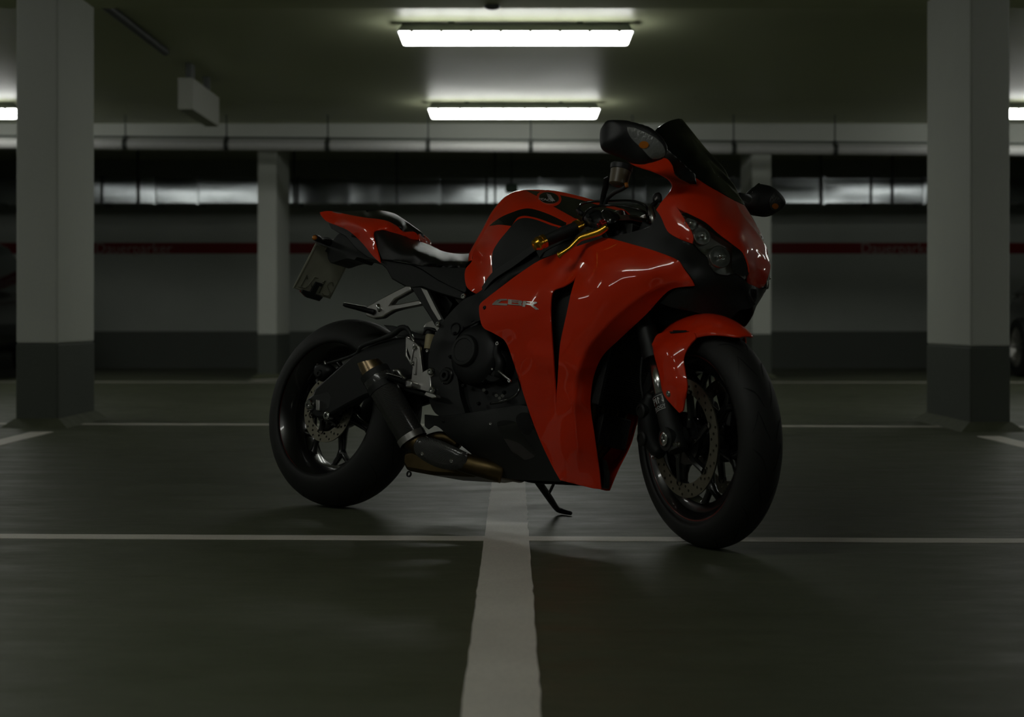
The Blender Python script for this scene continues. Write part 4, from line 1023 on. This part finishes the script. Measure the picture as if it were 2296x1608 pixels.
# licence plate, its holder, rear signals
def plate_pt(u, v, off=0.):
    """u 0..1 across (right to left of the bike), v 0..1 down"""
    a = np.array([-.158, -.09, .872]); b = np.array([-.158, .09, .855+.017]); c = np.array([-.238, -.09, .717])
    n = np.cross(b-a, c-a); n /= np.linalg.norm(n)
    if n[0] < 0: n = -n
    return a+(b-a)*u+(c-a)*v+n*off
V = [plate_pt(u, v, o) for o in (0, -.0016) for (u, v) in ((0, 0), (1, 0), (1, 1), (0, 1))]
pl = obj('licence_plate', V, [(0, 1, 2, 3), (7, 6, 5, 4), (0, 4, 5, 1), (1, 5, 6, 2), (2, 6, 7, 3), (3, 7, 4, 0)], M['plate'], bike, bevel=.0006)
def stroke(name, pts, m='plate', r=.0016, par=pl):
    b = MB(); b.tube([plate_pt(u, v, .0006) for u, v in pts], r, 8, sub=3 if len(pts) > 3 else 1); return b.build(name, M[m], par, smooth=True)
ED = mat('embossed_edge', (.26, .26, .20), .5, .2); M['edge'] = ED
for pts in ([(.03, .02), (.97, .02), (.97, .98), (.03, .98), (.03, .02)],):
    for i in range(4): stroke('embossed_border', [pts[i], pts[i+1]], 'edge', .0012)
stroke('embossed_mark', [(.16, .92), (.16, .66), (.22, .74)], 'edge'); stroke('embossed_mark', [(.10, .93), (.27, .93), (.30, .88)], 'edge')
stroke('embossed_mark', [(.30, .92), (.36, .70), (.36, .66), (.46, .66)], 'edge'); stroke('embossed_mark', [(.34, .78), (.44, .90)], 'edge')
stroke('embossed_mark', [(.66, .95), (.66, .66), (.60, .70)], 'edge')
stroke('embossed_mark', [(.90, .72), (.86, .66), (.79, .66), (.76, .71), (.78, .77), (.88, .84), (.91, .90), (.88, .95), (.78, .95), (.74, .92)], 'edge')
b = MB(); b.v = [plate_pt(u, v, o) for o in (.006, -.004) for (u, v) in ((.44, .74), (.62, .74), (.62, .80), (.56, .80), (.56, .99), (.78, 1.0), (.74, 1.10), (.40, 1.10), (.22, 1.02), (.22, .97), (.42, .97))]
k = 11; b.f = [tuple(range(k)), tuple(range(2*k-1, k-1, -1))]+[((i+1) % k, i, i+k, (i+1) % k+k) for i in range(k)]; b.mi = [0]*len(b.f)
b.build('plate_reflector_bracket', M['matte'], bike, bevel=.001)
b = MB(); b.v = [plate_pt(u, v, o) for o in (-.004, -.012) for (u, v) in ((.26, 1.0), (.72, 1.03), (.72, 1.10), (.40, 1.11), (.24, 1.04))]
k = 5; b.f = [tuple(range(k)), tuple(range(2*k-1, k-1, -1))]+[((i+1) % k, i, i+k, (i+1) % k+k) for i in range(k)]; b.mi = [0]*len(b.f)
b.build('rear_reflector', M['redlens'], bike)
hold = [(712, 540, 0), (722, 533, 0), (735, 532, 0), (747, 537, 0), (755, 528, 0), (762, 523, 0), (790, 535, 0), (815, 560, 0), (838, 578, 0), (840, 581), (818, 581, 0), (800, 577, 0), (795, 583, 0), (780, 580, 0), (765, 583, 0), (748, 589, 0), (742, 590, 0), (735, 580, 0), (733, 566, 0), (727, 563, 0), (714, 556, 0)]
prism('plate_holder', hold, .035, -.05, 'matte', bevel=.005, smooth_outline=True, step=5)
m = MB(); m.tube([P(742, 545, .03), P(725, 541, .06), P(716, 537, .09)], [.013, .010, .008], 10, sub=2)
ts = m.build('turn_signal', M['satin'], bike, smooth=True)
m = MB(); m.tube([P(718, 539, .085), P(712, 535, .105), P(706, 533, .125)], [.009, .012, .010], 12, sub=2); m.build('signal_housing', M['satin'], ts, smooth=True)
m = MB(); m.tube([P(708, 534, .118), P(704, 532.8, .132)], [.0095, .007], 12, sub=2); m.build('signal_lens', M['amber'], ts, smooth=True)
m = MB(); q = [P(742, 545, .03), P(725, 541, .06), P(716, 537, .09), P(706, 533, .125)]; m.tube([p*[1, -1, 1] for p in q], [.012, .010, .010, .010], 10, sub=2); m.build('turn_signal', M['satin'], bike, smooth=True)

# ---- passenger peg bracket -------------------------------------------------------------------
br = [(819, 695), (826, 685), (845, 674), (880, 655), (910, 640, 0), (920, 641), (922, 650), (900, 663), (884, 671), (874, 684), (905, 679), (941, 672), (945, 682), (905, 690), (880, 697), (866, 705), (856, 712, 0), (836, 714, 0), (820, 708)]
pb = prism('passenger_peg_bracket', br, .150, .128, 'alu', bevel=.004, mirror=True)
m = MB(); m.tube([P(838, 700, .150), P(822, 696, .165), P(798, 690, .20), P(775, 684.5, .235), P(769, 683, .242)], [.013, .012, .0105, .009, .005], 12, flat=.7); pg = m.build('passenger_peg', M['dark'], bike, sharp=50)
for k in range(15):
    t = k/14; c = P(819-47*t, 691.5-9*t, .168+.07*t)+np.array([0, 0, .005])
    m = MB(); m.tube([c-[.006, 0, 0], c+[.006, 0, 0]], .0016, 6); m.build('peg_rib', M['steel'], pg, smooth=True)
m = MB(); m.tube([P(848, 684, .150), P(852, 697, .152)], [.007, .007], 10); m.build('peg_hinge', M['steel'], pg, smooth=True)
prism('bracket_arm', [(921, 645), (946, 643), (962, 651), (984, 695), (996, 718), (992, 730, 0), (983, 735, 0), (974, 730, 0), (970, 722)], .150, .120, 'frame', bevel=.004, mirror=True)
prism('arm_face', [(943, 645), (957, 650), (974, 684), (990, 716), (983, 719), (968, 695)], .153, .149, 'alu', bevel=.0012)
bolt(P(983, 727, .152), YV, .0085, .006, 'steel'); 
prism('shock_linkage_plate', [(962, 652), (1000, 662), (1015, 680), (998, 716), (985, 712)], .100, .06, 'frame', mirror=True)

# ---- swingarm, rear brake -----------------------------------------------------------------------
sw = [(688, 893, 0), (700, 885, 0), (706, 870, 0), (722, 856), (766, 817, 0), (798, 790, 0), (828, 772, 0), (860, 760, 0), (908, 754), (965, 762), (970, 866), (905, 868), (870, 872), (816, 889, 0), (779, 908, 0), (748, 925.6, 0), (730, 938, 0), (711, 938, 0), (692, 922, 0), (686, 908, 0)]
prism('swingarm', sw, .128, .098, 'frame', bevel=.008, mirror=True)
prism('axle_slot', [(700, 888), (735, 878, 0), (742, 890, 0), (738, 915, 0), (715, 930), (700, 925)], .1285, .12, 'matte', bevel=.002)
bolt(P(698, 908, .132), YV, .017, .016, 'steel', name='axle_nut'); prism('chain_adjuster', [(708, 896), (716, 897), (716, 921), (708, 920)], .140, .125, 'alu')
m = MB(); m.lathe([(-.005, .009), (.012, .009), (.014, .013), (.022, .013), (.024, .010), (.024, .006), (.01, .005), (.01, 0)], P(742, 934, .128), YV, 20); m.build('stand_bobbin', M['steel'], bike, sharp=35)
rc = [(708, 835, .09), (712, 820, .09), (724, 814, .09), (742, 818, .09), (750, 832, .09), (742, 845, .09), (724, 856, .09), (712, 850, .09)]
cal = pillow('rear_brake_caliper', rc, (0, -1, 0), .022, .03, 'dark', edge=9)
bolt(P(716, 838, .112), YV, .012, .006, 'dark', cal); 
for q in ((712, 816), (729, 810)): m = MB(); m.tube([P(*q, .10), P(q[0]+2, q[1]+10, .10)], [.004, .005], 8); m.build('bleed_nipple', M['alu'], cal, smooth=True)
m = MB(); m.tube([P(735, 815, .10), P(770, 805, .115), P(800, 792, .125), P(812, 776, .135), P(850, 762, .14), P(880, 750, .14), P(898, 736, .14), P(912, 736, .14), P(922, 752, .14)], [.005, .005, .005, .007, .007, .010, .010, .008, .005], 8, sub=4); m.build('brake_hose', M['matte'], bike, smooth=True)
hug = [(860, 729, .10), (880, 731, .10), (910, 738, .10), (938, 748, .10), (960, 752, .10), (962, 762, .10), (920, 756, .10), (895, 752, .10), (875, 742, .10)]
panel('rear_hugger', [(a, b, c, 1) for a, b, c in hug], m='matte', sym='pair', step=8)
# ---- rider foot controls ---------------------------------------------------------------------------
hg = [(910, 754), (933, 769.5), (940.6, 777.6, 0), (947, 834), (961, 826), (966, 825, 0), (972, 831, 0), (971, 841, 0), (965, 846, 0), (966, 866), (973, 869, 0), (976, 875, 0), (973, 881, 0), (966, 881, 0), (928.5, 872), (905, 868, 0), (900, 862), (905, 853), (922, 849), (924.5, 823), (919, 816), (909, 800)]
fb = prism('rider_footrest_bracket', hg, .155, .143, 'alu', holes=[[(912, 782), (919.5, 800), (919, 806), (912, 795)]], bevel=.0025, mirror=True)
prism('bracket_rib', [(930, 800), (934, 802), (931, 841), (927, 840)], .160, .154, 'alu', fb); prism('bracket_rib', [(926, 769), (929, 771), (921, 815), (919, 812)], .160, .154, 'alu', fb)
for q, r_ in (((930, 780), .007), ((925.5, 815), .006), ((965, 833), .0105), ((968.5, 875), .0105)): bolt(P(*q, .158), YV, r_, .005, 'steel', fb)
m = MB(); m.tube([P(921, 862, .155), P(908, 858, .175), P(888, 851, .205), P(868, 845, .232)], [.013, .012, .011, .009], 12, flat=.75); pg = m.build('rider_peg', M['dark'], bike, sharp=50)
for k in range(12):
    t = k/11; c = P(903-36*t, 852-10*t, .182+.055*t)+np.array([0, 0, .006])
    m = MB(); m.tube([c-[.007, 0, 0], c+[.007, 0, 0]], .002, 6); m.build('peg_rib', M['steel'], pg, smooth=True)
prism('peg_clevis', [(903, 855), (915, 851), (924, 856), (922, 868), (910, 870)], .182, .150, 'alu', bevel=.004)
m = MB(); m.tube([P(886, 835, .15), P(893, 833, .15), P(899, 842, .15), P(908, 852, .15)], [.011, .010, .007, .008], 10, sub=3); m.build('bracket_hook', M['alu'], bike, smooth=True)
m = MB(); m.tube([P(895, 868, .15), P(915, 875, .165), P(945, 884, .175), P(966, 890, .18)], [.009, .008, .007, .006], 10, sub=2, flat=.8); pd = m.build('brake_pedal', M['frame'], bike, smooth=True)
prism('pedal_pad', [(955, 878), (975, 885), (978, 891), (968, 893), (950, 886)], .200, .175, 'alu', pd, bevel=.002)
# rear brake fluid pot
m = MB(); m.lathe([(0, .0), (0, .016), (.045, .017), (.045, 0)], P(962, 783, .12), (0, 0, 1), 20); pot = m.build('rear_fluid_reservoir', M['cream'], bike, sharp=40)
m = MB(); m.lathe([(0, .018), (.022, .019), (.024, .015), (.024, 0)], P(962, 752, .12), (0, 0, 1), 20); m.build('reservoir_cap', M['matte'], pot, sharp=40)
m = MB(); m.tube([P(948, 752, .14), P(954, 740, .14), P(965, 737, .14), P(978, 743, .14)], .003, 8, sub=3); m.build('reservoir_stay', M['dark'], bike, smooth=True)
m = MB(); m.tube([P(922, 752, .14), P(927, 762, .145), P(930, 775, .148)], [.006, .005, .003], 10); m.build('brake_rod', M['alu'], bike, smooth=True)
bolt(P(959, 787, .15), YV, .006, .004, 'alu')

# ---- exhaust ------------------------------------------------------------------------------------------
E0, E1 = P(925, 985, .150), P(841, 838, .215)
dE = (E1-E0)/np.linalg.norm(E1-E0); L = np.linalg.norm(E1-E0)
m = MB(); m.lathe([(0, .041), (.004, .044), (L*.78, .0455), (L*.80, .0465), (L*.97, .046), (L, .043), (L, .03)], E0, dE, 48); ex = m.build('silencer', M['carbon'], bike, sharp=40)
for t, r0, mm in ((.015, .0460, 'alu'), (.80, .0478, 'matte'), (.985, .0470, 'matte')):
    m = MB(); m.lathe([(-.010, r0-.001), (-.010, r0), (.010, r0), (.010, r0-.001)], E0+dE*L*t, dE, 48); m.build('clamp_band', M[mm], ex, sharp=40)
m = MB(); m.lathe([(.06, .024), (0, .026), (-.002, .034), (.0, .0405), (.004, .0405)], (0, 0, 0), (0, 0, 1), 40)
# oblique cut tip: a cone whose rim is slanted
V = []; F = []; n = 40
u = np.cross(dE, [0, 1, 0]); u /= np.linalg.norm(u); w_ = np.cross(dE, u)
for i, (h, r, sl) in enumerate(((0, .0405, 0), (.020, .037, .3), (.046, .0325, 1), (.044, .0300, 1), (.0, .029, 0))):
    for k in range(n):
        a = 2*math.pi*k/n; V.append(E0+dE*(L+h+sl*.012*math.cos(a))+r*(math.cos(a)*u+math.sin(a)*w_))
for i in range(4):
    for k in range(n): F.append((i*n+k, i*n+(k+1) % n, (i+1)*n+(k+1) % n, (i+1)*n+k))
obj('silencer_tip', V, F, M['bronze'], ex, sharp=50)
tipb = MB(); tipb.lathe([(L*.9, .029), (L*.9, 0)], E0, dE, 24); tipb.build('silencer_core', M['groove'], ex)
lp = [P(1128, 1062, .06), P(1095, 1052, .085), P(1050, 1040, .105), P(1000, 1022, .122), P(960, 1005, .138), P(938, 994, .146), P(925, 985, .150)]
m = MB(); m.tube(lp, [.030, .030, .030, .029, .029, .031, .036], 24, sub=4); m.build('link_pipe', M['pipe'], bike, smooth=True)
hs = [(926, 1000, .176, 1), (935, 985, .176), (947, 980, .172), (980, 985, .160), (1020, 1002, .146), (1048, 1015, .132, 1), (1046, 1035, .132), (1035, 1050, .132, 1), (1010, 1054, .138), (980, 1048, .152), (950, 1033, .166), (932, 1018, .174)]
hsp = pillow('heat_shield', hs, (.1, -.9, .3), .014, .004, 'carbon', edge=22, key='hs')
hbolt(947, 1018, 'hs', .006, 'steel', hsp, False); hbolt(1012, 1034, 'hs', .006, 'steel', hsp, False)
box_ = [(905, 1015), (925, 1010, 0), (990, 1040, 0), (1090, 1045), (1103, 1062, 0), (1092, 1070, 0), (1075, 1066), (1055, 1069), (960, 1064), (910, 1055), (903, 1040, 0)]
prism('exhaust_chamber', box_, .085, -.09, 'pipe', bevel=.012)
m = MB(); m.lathe([(-.002, .010), (-.002, .005), (.002, .005), (.002, .010), (-.002, .010)], P(917, 1063, .06), YV, 20); m.build('chamber_lug', M['dark'], bike, sharp=40)
m = MB(); m.tube([P(962, 985, .10), P(985, 980, .10), P(1010, 985, .09), P(1030, 1000, .08)], [.016, .018, .018, .016], 12, sub=3); m.build('mid_pipe', M['pipe'], bike, smooth=True)

# ---- engine ------------------------------------------------------------------------------------------
eng = [(1018, 735), (1075, 715), (1200, 760), (1240, 900), (1200, 935), (1060, 940), (1010, 930), (1010, 850)]
prism('engine_block', eng, .125, -.16, 'dark', bevel=.012)
prism('cylinder_bank', [(1060, 640), (1200, 600), (1330, 620), (1330, 760), (1240, 800), (1080, 730)], .150, -.15, 'dark', bevel=.01)
c = P(1068, 800, .150)
m = MB(); m.lathe([(-.03, .092), (.0, .092), (.012, .088), (.022, .072), (.026, .050), (.026, 0)], c+np.array([-.0, 0, .005]), YV, 48); cc = m.build('clutch_cover', M['dark'], bike, sharp=50)
c2 = P(1042, 786, .180)
m = MB(); m.lathe([(-.02, .050), (.004, .048), (.009, .044), (.010, .036), (.008, .034), (.008, 0)], c2, YV, 48); m.build('cover_disc', M['matte'], cc, sharp=40)
c3 = P(1112, 822, .150)
m = MB(); m.lathe([(-.03, .052), (.0, .052), (.010, .046), (.012, .03), (.006, .028), (.006, 0)], c3, YV, 40); m.build('pulse_cover', M['dark'], bike, sharp=45)
for q in ((1020, 748), (1062, 722), (1100, 745), (1122, 790), (1085, 855), (1040, 865), (1010, 800), (1090, 880), (1130, 880), (1073, 905)):
    bolt(P(q[0], q[1], .152), YV, .005, .007, 'dark', mirror=False)
m = MB(); m.tube([P(1118, 845, .16), P(1123, 815, .168), P(1113, 790, .168), P(1117, 770, .165)], [.014, .016, .012, .008], 12, sub=3); m.build('water_pump_elbow', M['dark'], bike, smooth=True)
m = MB(); m.tube([P(1118, 832, .175), P(1140, 850, .175), P(1147, 858, .17)], [.004, .004, .004], 8, sub=2); m.build('shift_rod', M['alu'], bike, smooth=True)
bolt(P(1143, 854, .178), YV, .006, .005, 'steel'); bolt(P(1117, 771, .17), YV, .007, .006, 'alu'); bolt(P(1105, 828, .17), YV, .004, .004, 'steel')
for i, (a, b_) in enumerate((((1040, 735), (1056, 728)), ((1046, 742), (1060, 733)))):
    m = MB(); m.tube([P(*a, .15), P(*b_, .16), P(b_[0]+14, b_[1]-8, .15)], .005, 8, sub=3); m.build('coolant_hose', M['dark'], bike, smooth=True)
m = MB(); m.tube([P(1100, 905, .16), P(1130, 900, .165), P(1155, 888, .165), P(1165, 870, .16), P(1160, 850, .15)], .004, 8, sub=4); m.build('clutch_cable', M['black'], bike, smooth=True)
for q in ((1113, 887), (1120, 893), (1127, 888), (1085, 875)):
    m = MB(); m.tube([P(*q, .15), P(*q, .165)], [.006, .005], 8); m.build('hose_fitting', M['alu'], bike, sharp=40)
prism('oil_pan', [(1040, 930), (1200, 925), (1230, 1000), (1180, 1060), (1100, 1050)], .07, -.10, 'dark', bevel=.01)
# radiator and header pipes behind the front wheel
def lb(name, c, sx, sy, sz, tilt, m):
    V = []
    for dz in (-1, 1):
        for dx, dy in ((-1, -1), (1, -1), (1, 1), (-1, 1)):
            x, y, z = dx*sx/2, dy*sy/2, dz*sz/2; V.append((c[0]+x*math.cos(tilt)-z*math.sin(tilt), c[1]+y, c[2]+x*math.sin(tilt)+z*math.cos(tilt)))
    return obj(name, V, [(0, 3, 2, 1), (4, 5, 6, 7), (0, 1, 5, 4), (1, 2, 6, 5), (2, 3, 7, 6), (3, 0, 4, 7)], M[m], bike, bevel=.004)
lb('seat_tray', (.05, 0, .915), .16, .11, .05, -.12, 'matte')
rd = lb('radiator', (1.115, 0, .51), .03, .235, .30, -.12, 'radiator')
V = []; F = []
for k in range(44):
    z = -.14+.28*k/43; n0 = len(V); c_, s_ = math.cos(-.12), math.sin(-.12)
    for (x, y, zz) in ((.0155, -.11, z-.0011), (.0175, -.11, z-.0011), (.0175, .11, z-.0011), (.0155, .11, z-.0011), (.0155, -.11, z+.0011), (.0175, -.11, z+.0011), (.0175, .11, z+.0011), (.0155, .11, z+.0011)):
        V.append((1.115+x*c_-zz*s_, y, .51+x*s_+zz*c_))
    F += [tuple(n0+i for i in q) for q in ((0, 3, 2, 1), (4, 5, 6, 7), (0, 1, 5, 4), (1, 2, 6, 5), (2, 3, 7, 6), (3, 0, 4, 7))]
o = obj('radiator_fins', V, F, M['dark'], rd); o['kind'] = 'stuff'
lb('oil_cooler', (1.085, 0, .30), .025, .14, .09, -.1, 'radiator')
for y in (-.085, -.03, .03, .085):
    m = MB(); m.tube([(1.00, y, .52), (1.05, y, .47), (1.06, y*.8, .34), (1.00, y*.45, .215), (.90, y*.35, .175), (.80, y*.3, .165), (.72, 0, .165)], [.018, .018, .018, .017, .015, .015, .015], 14, sub=5); m.build('header_pipe', M['pipe'], bike, smooth=True)
prism('lower_front_guard', [(1336, 1030), (1350, 1030), (1358, 1060), (1356, 1094, 0), (1348, 1095)], .012, -.012, 'satin', bevel=.003)
# headstock mass, upper fork, triple clamps
lb('headstock', (1.20, 0, .74), .16, .20, .26, -.4, 'dark')
lb('air_box', (1.00, 0, .80), .32, .24, .16, 0, 'matte')
lb('cowl_stay', (1.36, 0, .74), .16, .20, .16, -.1, 'matte')
def tri(name, t, h, ext, m):
    c = FAX+SD*t; b = MB()
    u = np.array([math.cos(R(23.3)), 0, math.sin(R(23.3))])
    pts = [(-.055, -.045), (-.02, -.14), (.025, -.145), (.035, -.09), (.02, -.03), (.02, .03), (.035, .09), (.025, .145), (-.02, .14), (-.055, .045)]
    V = [S(c+u*a+np.array([0, y, 0])+SD*s_) for s_ in (-h/2, h/2) for a, y in pts]; n = len(pts)
    b.add(V, [tuple(range(n)), tuple(range(2*n-1, n-1, -1))]+[((i+1) % n, i, i+n, (i+1) % n+n) for i in range(n)])
    return b.build(name, M[m], bike, bevel=.003)
tri('lower_triple_clamp', .46, .04, 0, 'frame'); tri('upper_triple_clamp', .66, .018, 0, 'alu')
for s in (-1, 1):
    m = MB(); m.tube([S(FAX+np.array([0, s*.103, 0])+SD*.665), S(FAX+np.array([0, s*.103, 0])+SD*.690)], .022, 20); f_ = m.build('fork_cap', M['alu'], bike, sharp=40)
m = MB(); m.lathe([(0, .020), (.012, .020), (.016, .014), (.016, 0)], S(FAX+np.array([-.02, 0, 0])+SD*.67), S(SD)-S((0, 0, 0)), 24); m.build('steering_nut', M['alu'], bike, sharp=40)

# ---- bars, lever, cables (steered) --------------------------------------------------------------------
G0, G1 = PS(1305, 505, .195), PS(1208, 546, .330)
dG = (G1-G0)/np.linalg.norm(G1-G0); LG = np.linalg.norm(G1-G0)
hb = MB(); hb.tube([PS(1345, 482, .125), G0-dG*.02, G0], [.012, .012, .012], 14); hb = hb.build('handlebar', M['frame'], bike, smooth=True)
m = MB(); m.lathe([(0, .0165), (.004, .0175), (LG-.012, .0165), (LG-.012, .0)], G0, dG, 28); g = m.build('grip', M['matte'], hb, sharp=40)
V = []; F = []
for k in range(36):
    m_ = None; h = .014+(LG-.04)*k/35
b = MB()
for k in range(30):
    h = .024+(LG-.050)*k/29; b.lathe([(h-.0011, .0170), (h, .0180), (h+.0011, .0170)], G0, dG, 24)
b.build('grip_ribs', M['matte'], g, smooth=True)['kind'] = 'stuff'
b = MB(); b.lathe([(.0, .0178), (0, .0205), (.008, .0205), (.009, .0185), (.012, .0185), (.013, .0205), (.022, .0205), (.022, .0178)], G0, dG, 28); b.build('grip_collar', M['gold'], hb, sharp=35)
b = MB(); b.lathe([(-.020, .0165), (-.020, .0200), (-.011, .0200), (-.010, .0175), (-.004, .0175), (-.003, .0200), (.003, .0195), (.006, .0165), (.016, .0145), (.017, .006), (.012, .005), (.012, 0)], G1, dG, 28); b.build('bar_end', M['gold'], hb, sharp=35)
lv = [PS(1254, 572, .300), PS(1262, 567, .294), PS(1278, 556, .276), PS(1293, 541, .258), PS(1303, 533, .246), PS(1325, 526, .226), PS(1345, 519, .208), PS(1362, 508, .192)]
b = MB(); b.tube(lv, [.0100, .0066, .0068, .0076, .0088, .0098, .0100, .009], 12, sub=4, flat=1.15); lever = b.build('brake_lever', M['gold'], hb, smooth=True)
for k in range(5):
    q = PS(1316+k*7, 524-k*2.6, .232-k*.006)+np.array([0, 0, .009]); b = MB(); b.lathe([(-.001, .0035), (.001, .0035), (.001, .0018)], q, (0, 0, 1), 10); b.build('lever_notch', M['dark'], lever)
for q, r_ in (((1345, 505), .007), ((1354, 501), .006), ((1350, 496), .005)):
    b = MB(); b.lathe([(-.006, r_), (.006, r_), (.008, r_*.6), (.008, 0)], PS(*q, .19), dG, 14); b.build('lever_adjuster', M['redano'], lever, sharp=40)
sg = [(1312, 478, .175), (1328, 470, .165), (1348, 474, .150), (1358, 486, .150), (1356, 500, .165), (1340, 508, .180), (1322, 510, .190), (1310, 500, .188), (1307, 488, .185)]
swg = pillow('switch_housing', sg, (.2, -.8, .4), .016, .020, 'satin', parent=hb, fn=PS, edge=12)
for q in ((1322, 492), (1318, 484)): b = MB(); b.tube([PS(*q, .195), PS(*q, .205)], [.006, .005], 8); b.build('switch_button', M['matte'], swg, sharp=40)
mc = [(1355, 470, .150), (1385, 478, .130), (1390, 490, .135), (1368, 502, .165), (1352, 500, .172), (1345, 482, .165)]
pillow('brake_master_cylinder', mc, (.3, -.7, .5), .012, .014, 'black', parent=hb, fn=PS, edge=10)
RP = PS(1386, 413, .150); up = np.array([.05, .08, 1.])
b = MB(); b.lathe([(-.004, 0), (-.004, .020), (0, .026), (.040, .029), (.041, .0)], RP, up, 28); res = b.build('brake_fluid_reservoir', M['fluid'], hb, sharp=40)
b = MB(); b.lathe([(.041, .0), (.041, .031), (.055, .032), (.058, .028), (.058, 0)], RP, up, 28); b.build('reservoir_cap', M['satin'], res, sharp=40)
b = MB(); b.tube([PS(1367, 398, .160), PS(1360, 402, .160), PS(1358, 420, .158), PS(1353, 438, .150), PS(1350, 460, .150)], [.008, .009, .009, .008, .008], 8, flat=.6); b.build('reservoir_stay', M['satin'], res, sharp=50)
b = MB(); b.tube([PS(1404, 418, .150), PS(1395, 424, .150), PS(1378, 432, .148), PS(1362, 446, .145), PS(1356, 462, .145)], [.0055, .006, .006, .006, .006], 10, sub=4); b.build('reservoir_hose', M['matte'], res, smooth=True)
b = MB(); b.tube([PS(1404, 411, .150), PS(1406, 420, .150)], [.006, .005], 8); b.build('hose_clip', M['amber'], res, smooth=True)
for nm, pts in (('throttle_cable', [(1298, 482, .20), (1297, 471, .20), (1303, 459, .19), (1319, 453, .18), (1358, 451, .14), (1410, 450, .10), (1437, 456, .08), (1450, 465, .07), (1454, 480, .06), (1452, 500, .06)]),
                ('throttle_cable', [(1306, 495, .20), (1309, 482, .20), (1325, 466, .19), (1358, 460.5, .15), (1397, 461.5, .12), (1430, 469, .10), (1448, 478, .08), (1453, 492, .07)])):
    b = MB(); b.tube([PS(*q) for q in pts], .0036, 8, sub=5); b.build(nm, M['black'], bike, smooth=True)
b = MB(); b.tube([PS(1296, 470, .205), PS(1302, 476, .205), PS(1306, 482, .205)], .007, 10); b.build('cable_guide', M['dark'], hb, smooth=True)
# left bar, roughly mirrored
def ML_(p):
    q = (np.array(p)-HB) @ np.linalg.inv(SM).T; q[1] *= -1; return q @ SM.T+HB
b = MB(); b.tube([ML_(PS(1345, 482, .125)), ML_(G0), ML_(G1)], [.012, .0165, .0165], 16); b.build('handlebar', M['matte'], bike, smooth=True)
# key block bracket with its small mark, instruments
kb = pillow('instrument_bracket', [(1463, 444, .10), (1466, 435, .10), (1478, 431, .10), (1483, 436, .10), (1483, 452, .10), (1474, 455, .10), (1464, 452, .10)], (-.3, -.8, .3), .008, .010, 'satin', edge=5, key='kb')
decal('bracket_mark', [(1468, 446), (1474, 440), (1474, 445), (1469, 450)], 'kb', 'white', kb, .001, mirror=False, step=3)
b = MB(); b.tube([P(1472, 453, .10), P(1462, 462, .10), P(1456, 474, .10)], [.007, .008, .010], 10); b.build('bracket_stem', M['satin'], kb, smooth=True)
b = MB(); b.tube([P(1459, 466, .11), P(1464, 488, .12), P(1468, 506, .12)], [.010, .010, .009], 12); b.build('cowl_strut', M['alu'], bike, smooth=True)
inst = pillow('instrument_panel', [(1380, 494, .05), (1400, 487, .05), (1430, 488, .05), (1448, 496, .05), (1452, 512, .05), (1430, 520, .05), (1395, 520, .05), (1378, 508, .05)], (-.3, -.6, .7), .02, .02, 'black', edge=12)
# ---- side stand ------------------------------------------------------------------------------------------
def GP(px, py, z=0.):
    x, y = ground(px, py); return BM.T @ (np.array([x, y, z])-BO)
foot, toe = GP(1252, 1153, .010), GP(1280, 1157, .008)
pv = P(1208, 1082, -.07)
b = MB(); b.tube([pv, pv*.45+foot*.55, foot*.9+pv*.1, foot*.75+toe*.25+np.array([0, 0, .002]), toe], [.012, .011, .009, .009, .006], 12, sub=3); sdst = b.build('side_stand', M['frame'], bike, smooth=True)
b = MB(); b.tube([P(1245, 1078, -.06), P(1238, 1092, -.08), P(1232, 1105, -.11)], [.004, .0045, .004], 10, sub=2); b.build('stand_spring', M['dark'], sdst, smooth=True)

# labels for parts that look different from the rest of the motorcycle
for nm, lb_ in (('brake_lever', 'gold brake lever'), ('bar_end', 'gold bar end'), ('grip_collar', 'gold collar at the inner end of the grip'), ('lever_adjuster', 'red lever adjuster'),
                ('silencer', 'short black carbon fibre silencer'), ('silencer_tip', 'bronze coloured slanted silencer tip'), ('heat_shield', 'carbon fibre heat shield with two screws'),
                ('rider_footrest_bracket', 'bare aluminium footrest bracket'), ('tank_badge', 'oval black and silver tank badge'), ('fork_sticker', 'black and white sticker on the fork foot'),
                ('side_fairing', 'glossy red side fairing with a dark slot'), ('nose_fairing', 'glossy red nose fairing'), ('windscreen', 'dark tinted windscreen'), ('rider_seat', 'black vinyl rider seat'),
                ('licence_plate', 'licence plate seen from behind with embossed marks'), ('stanchion', 'polished fork stanchion'), ('front_fender', 'glossy red front fender')):
    for o in bpy.data.objects:
        if o.name.split('.')[0] == nm: o['label'] = lb_
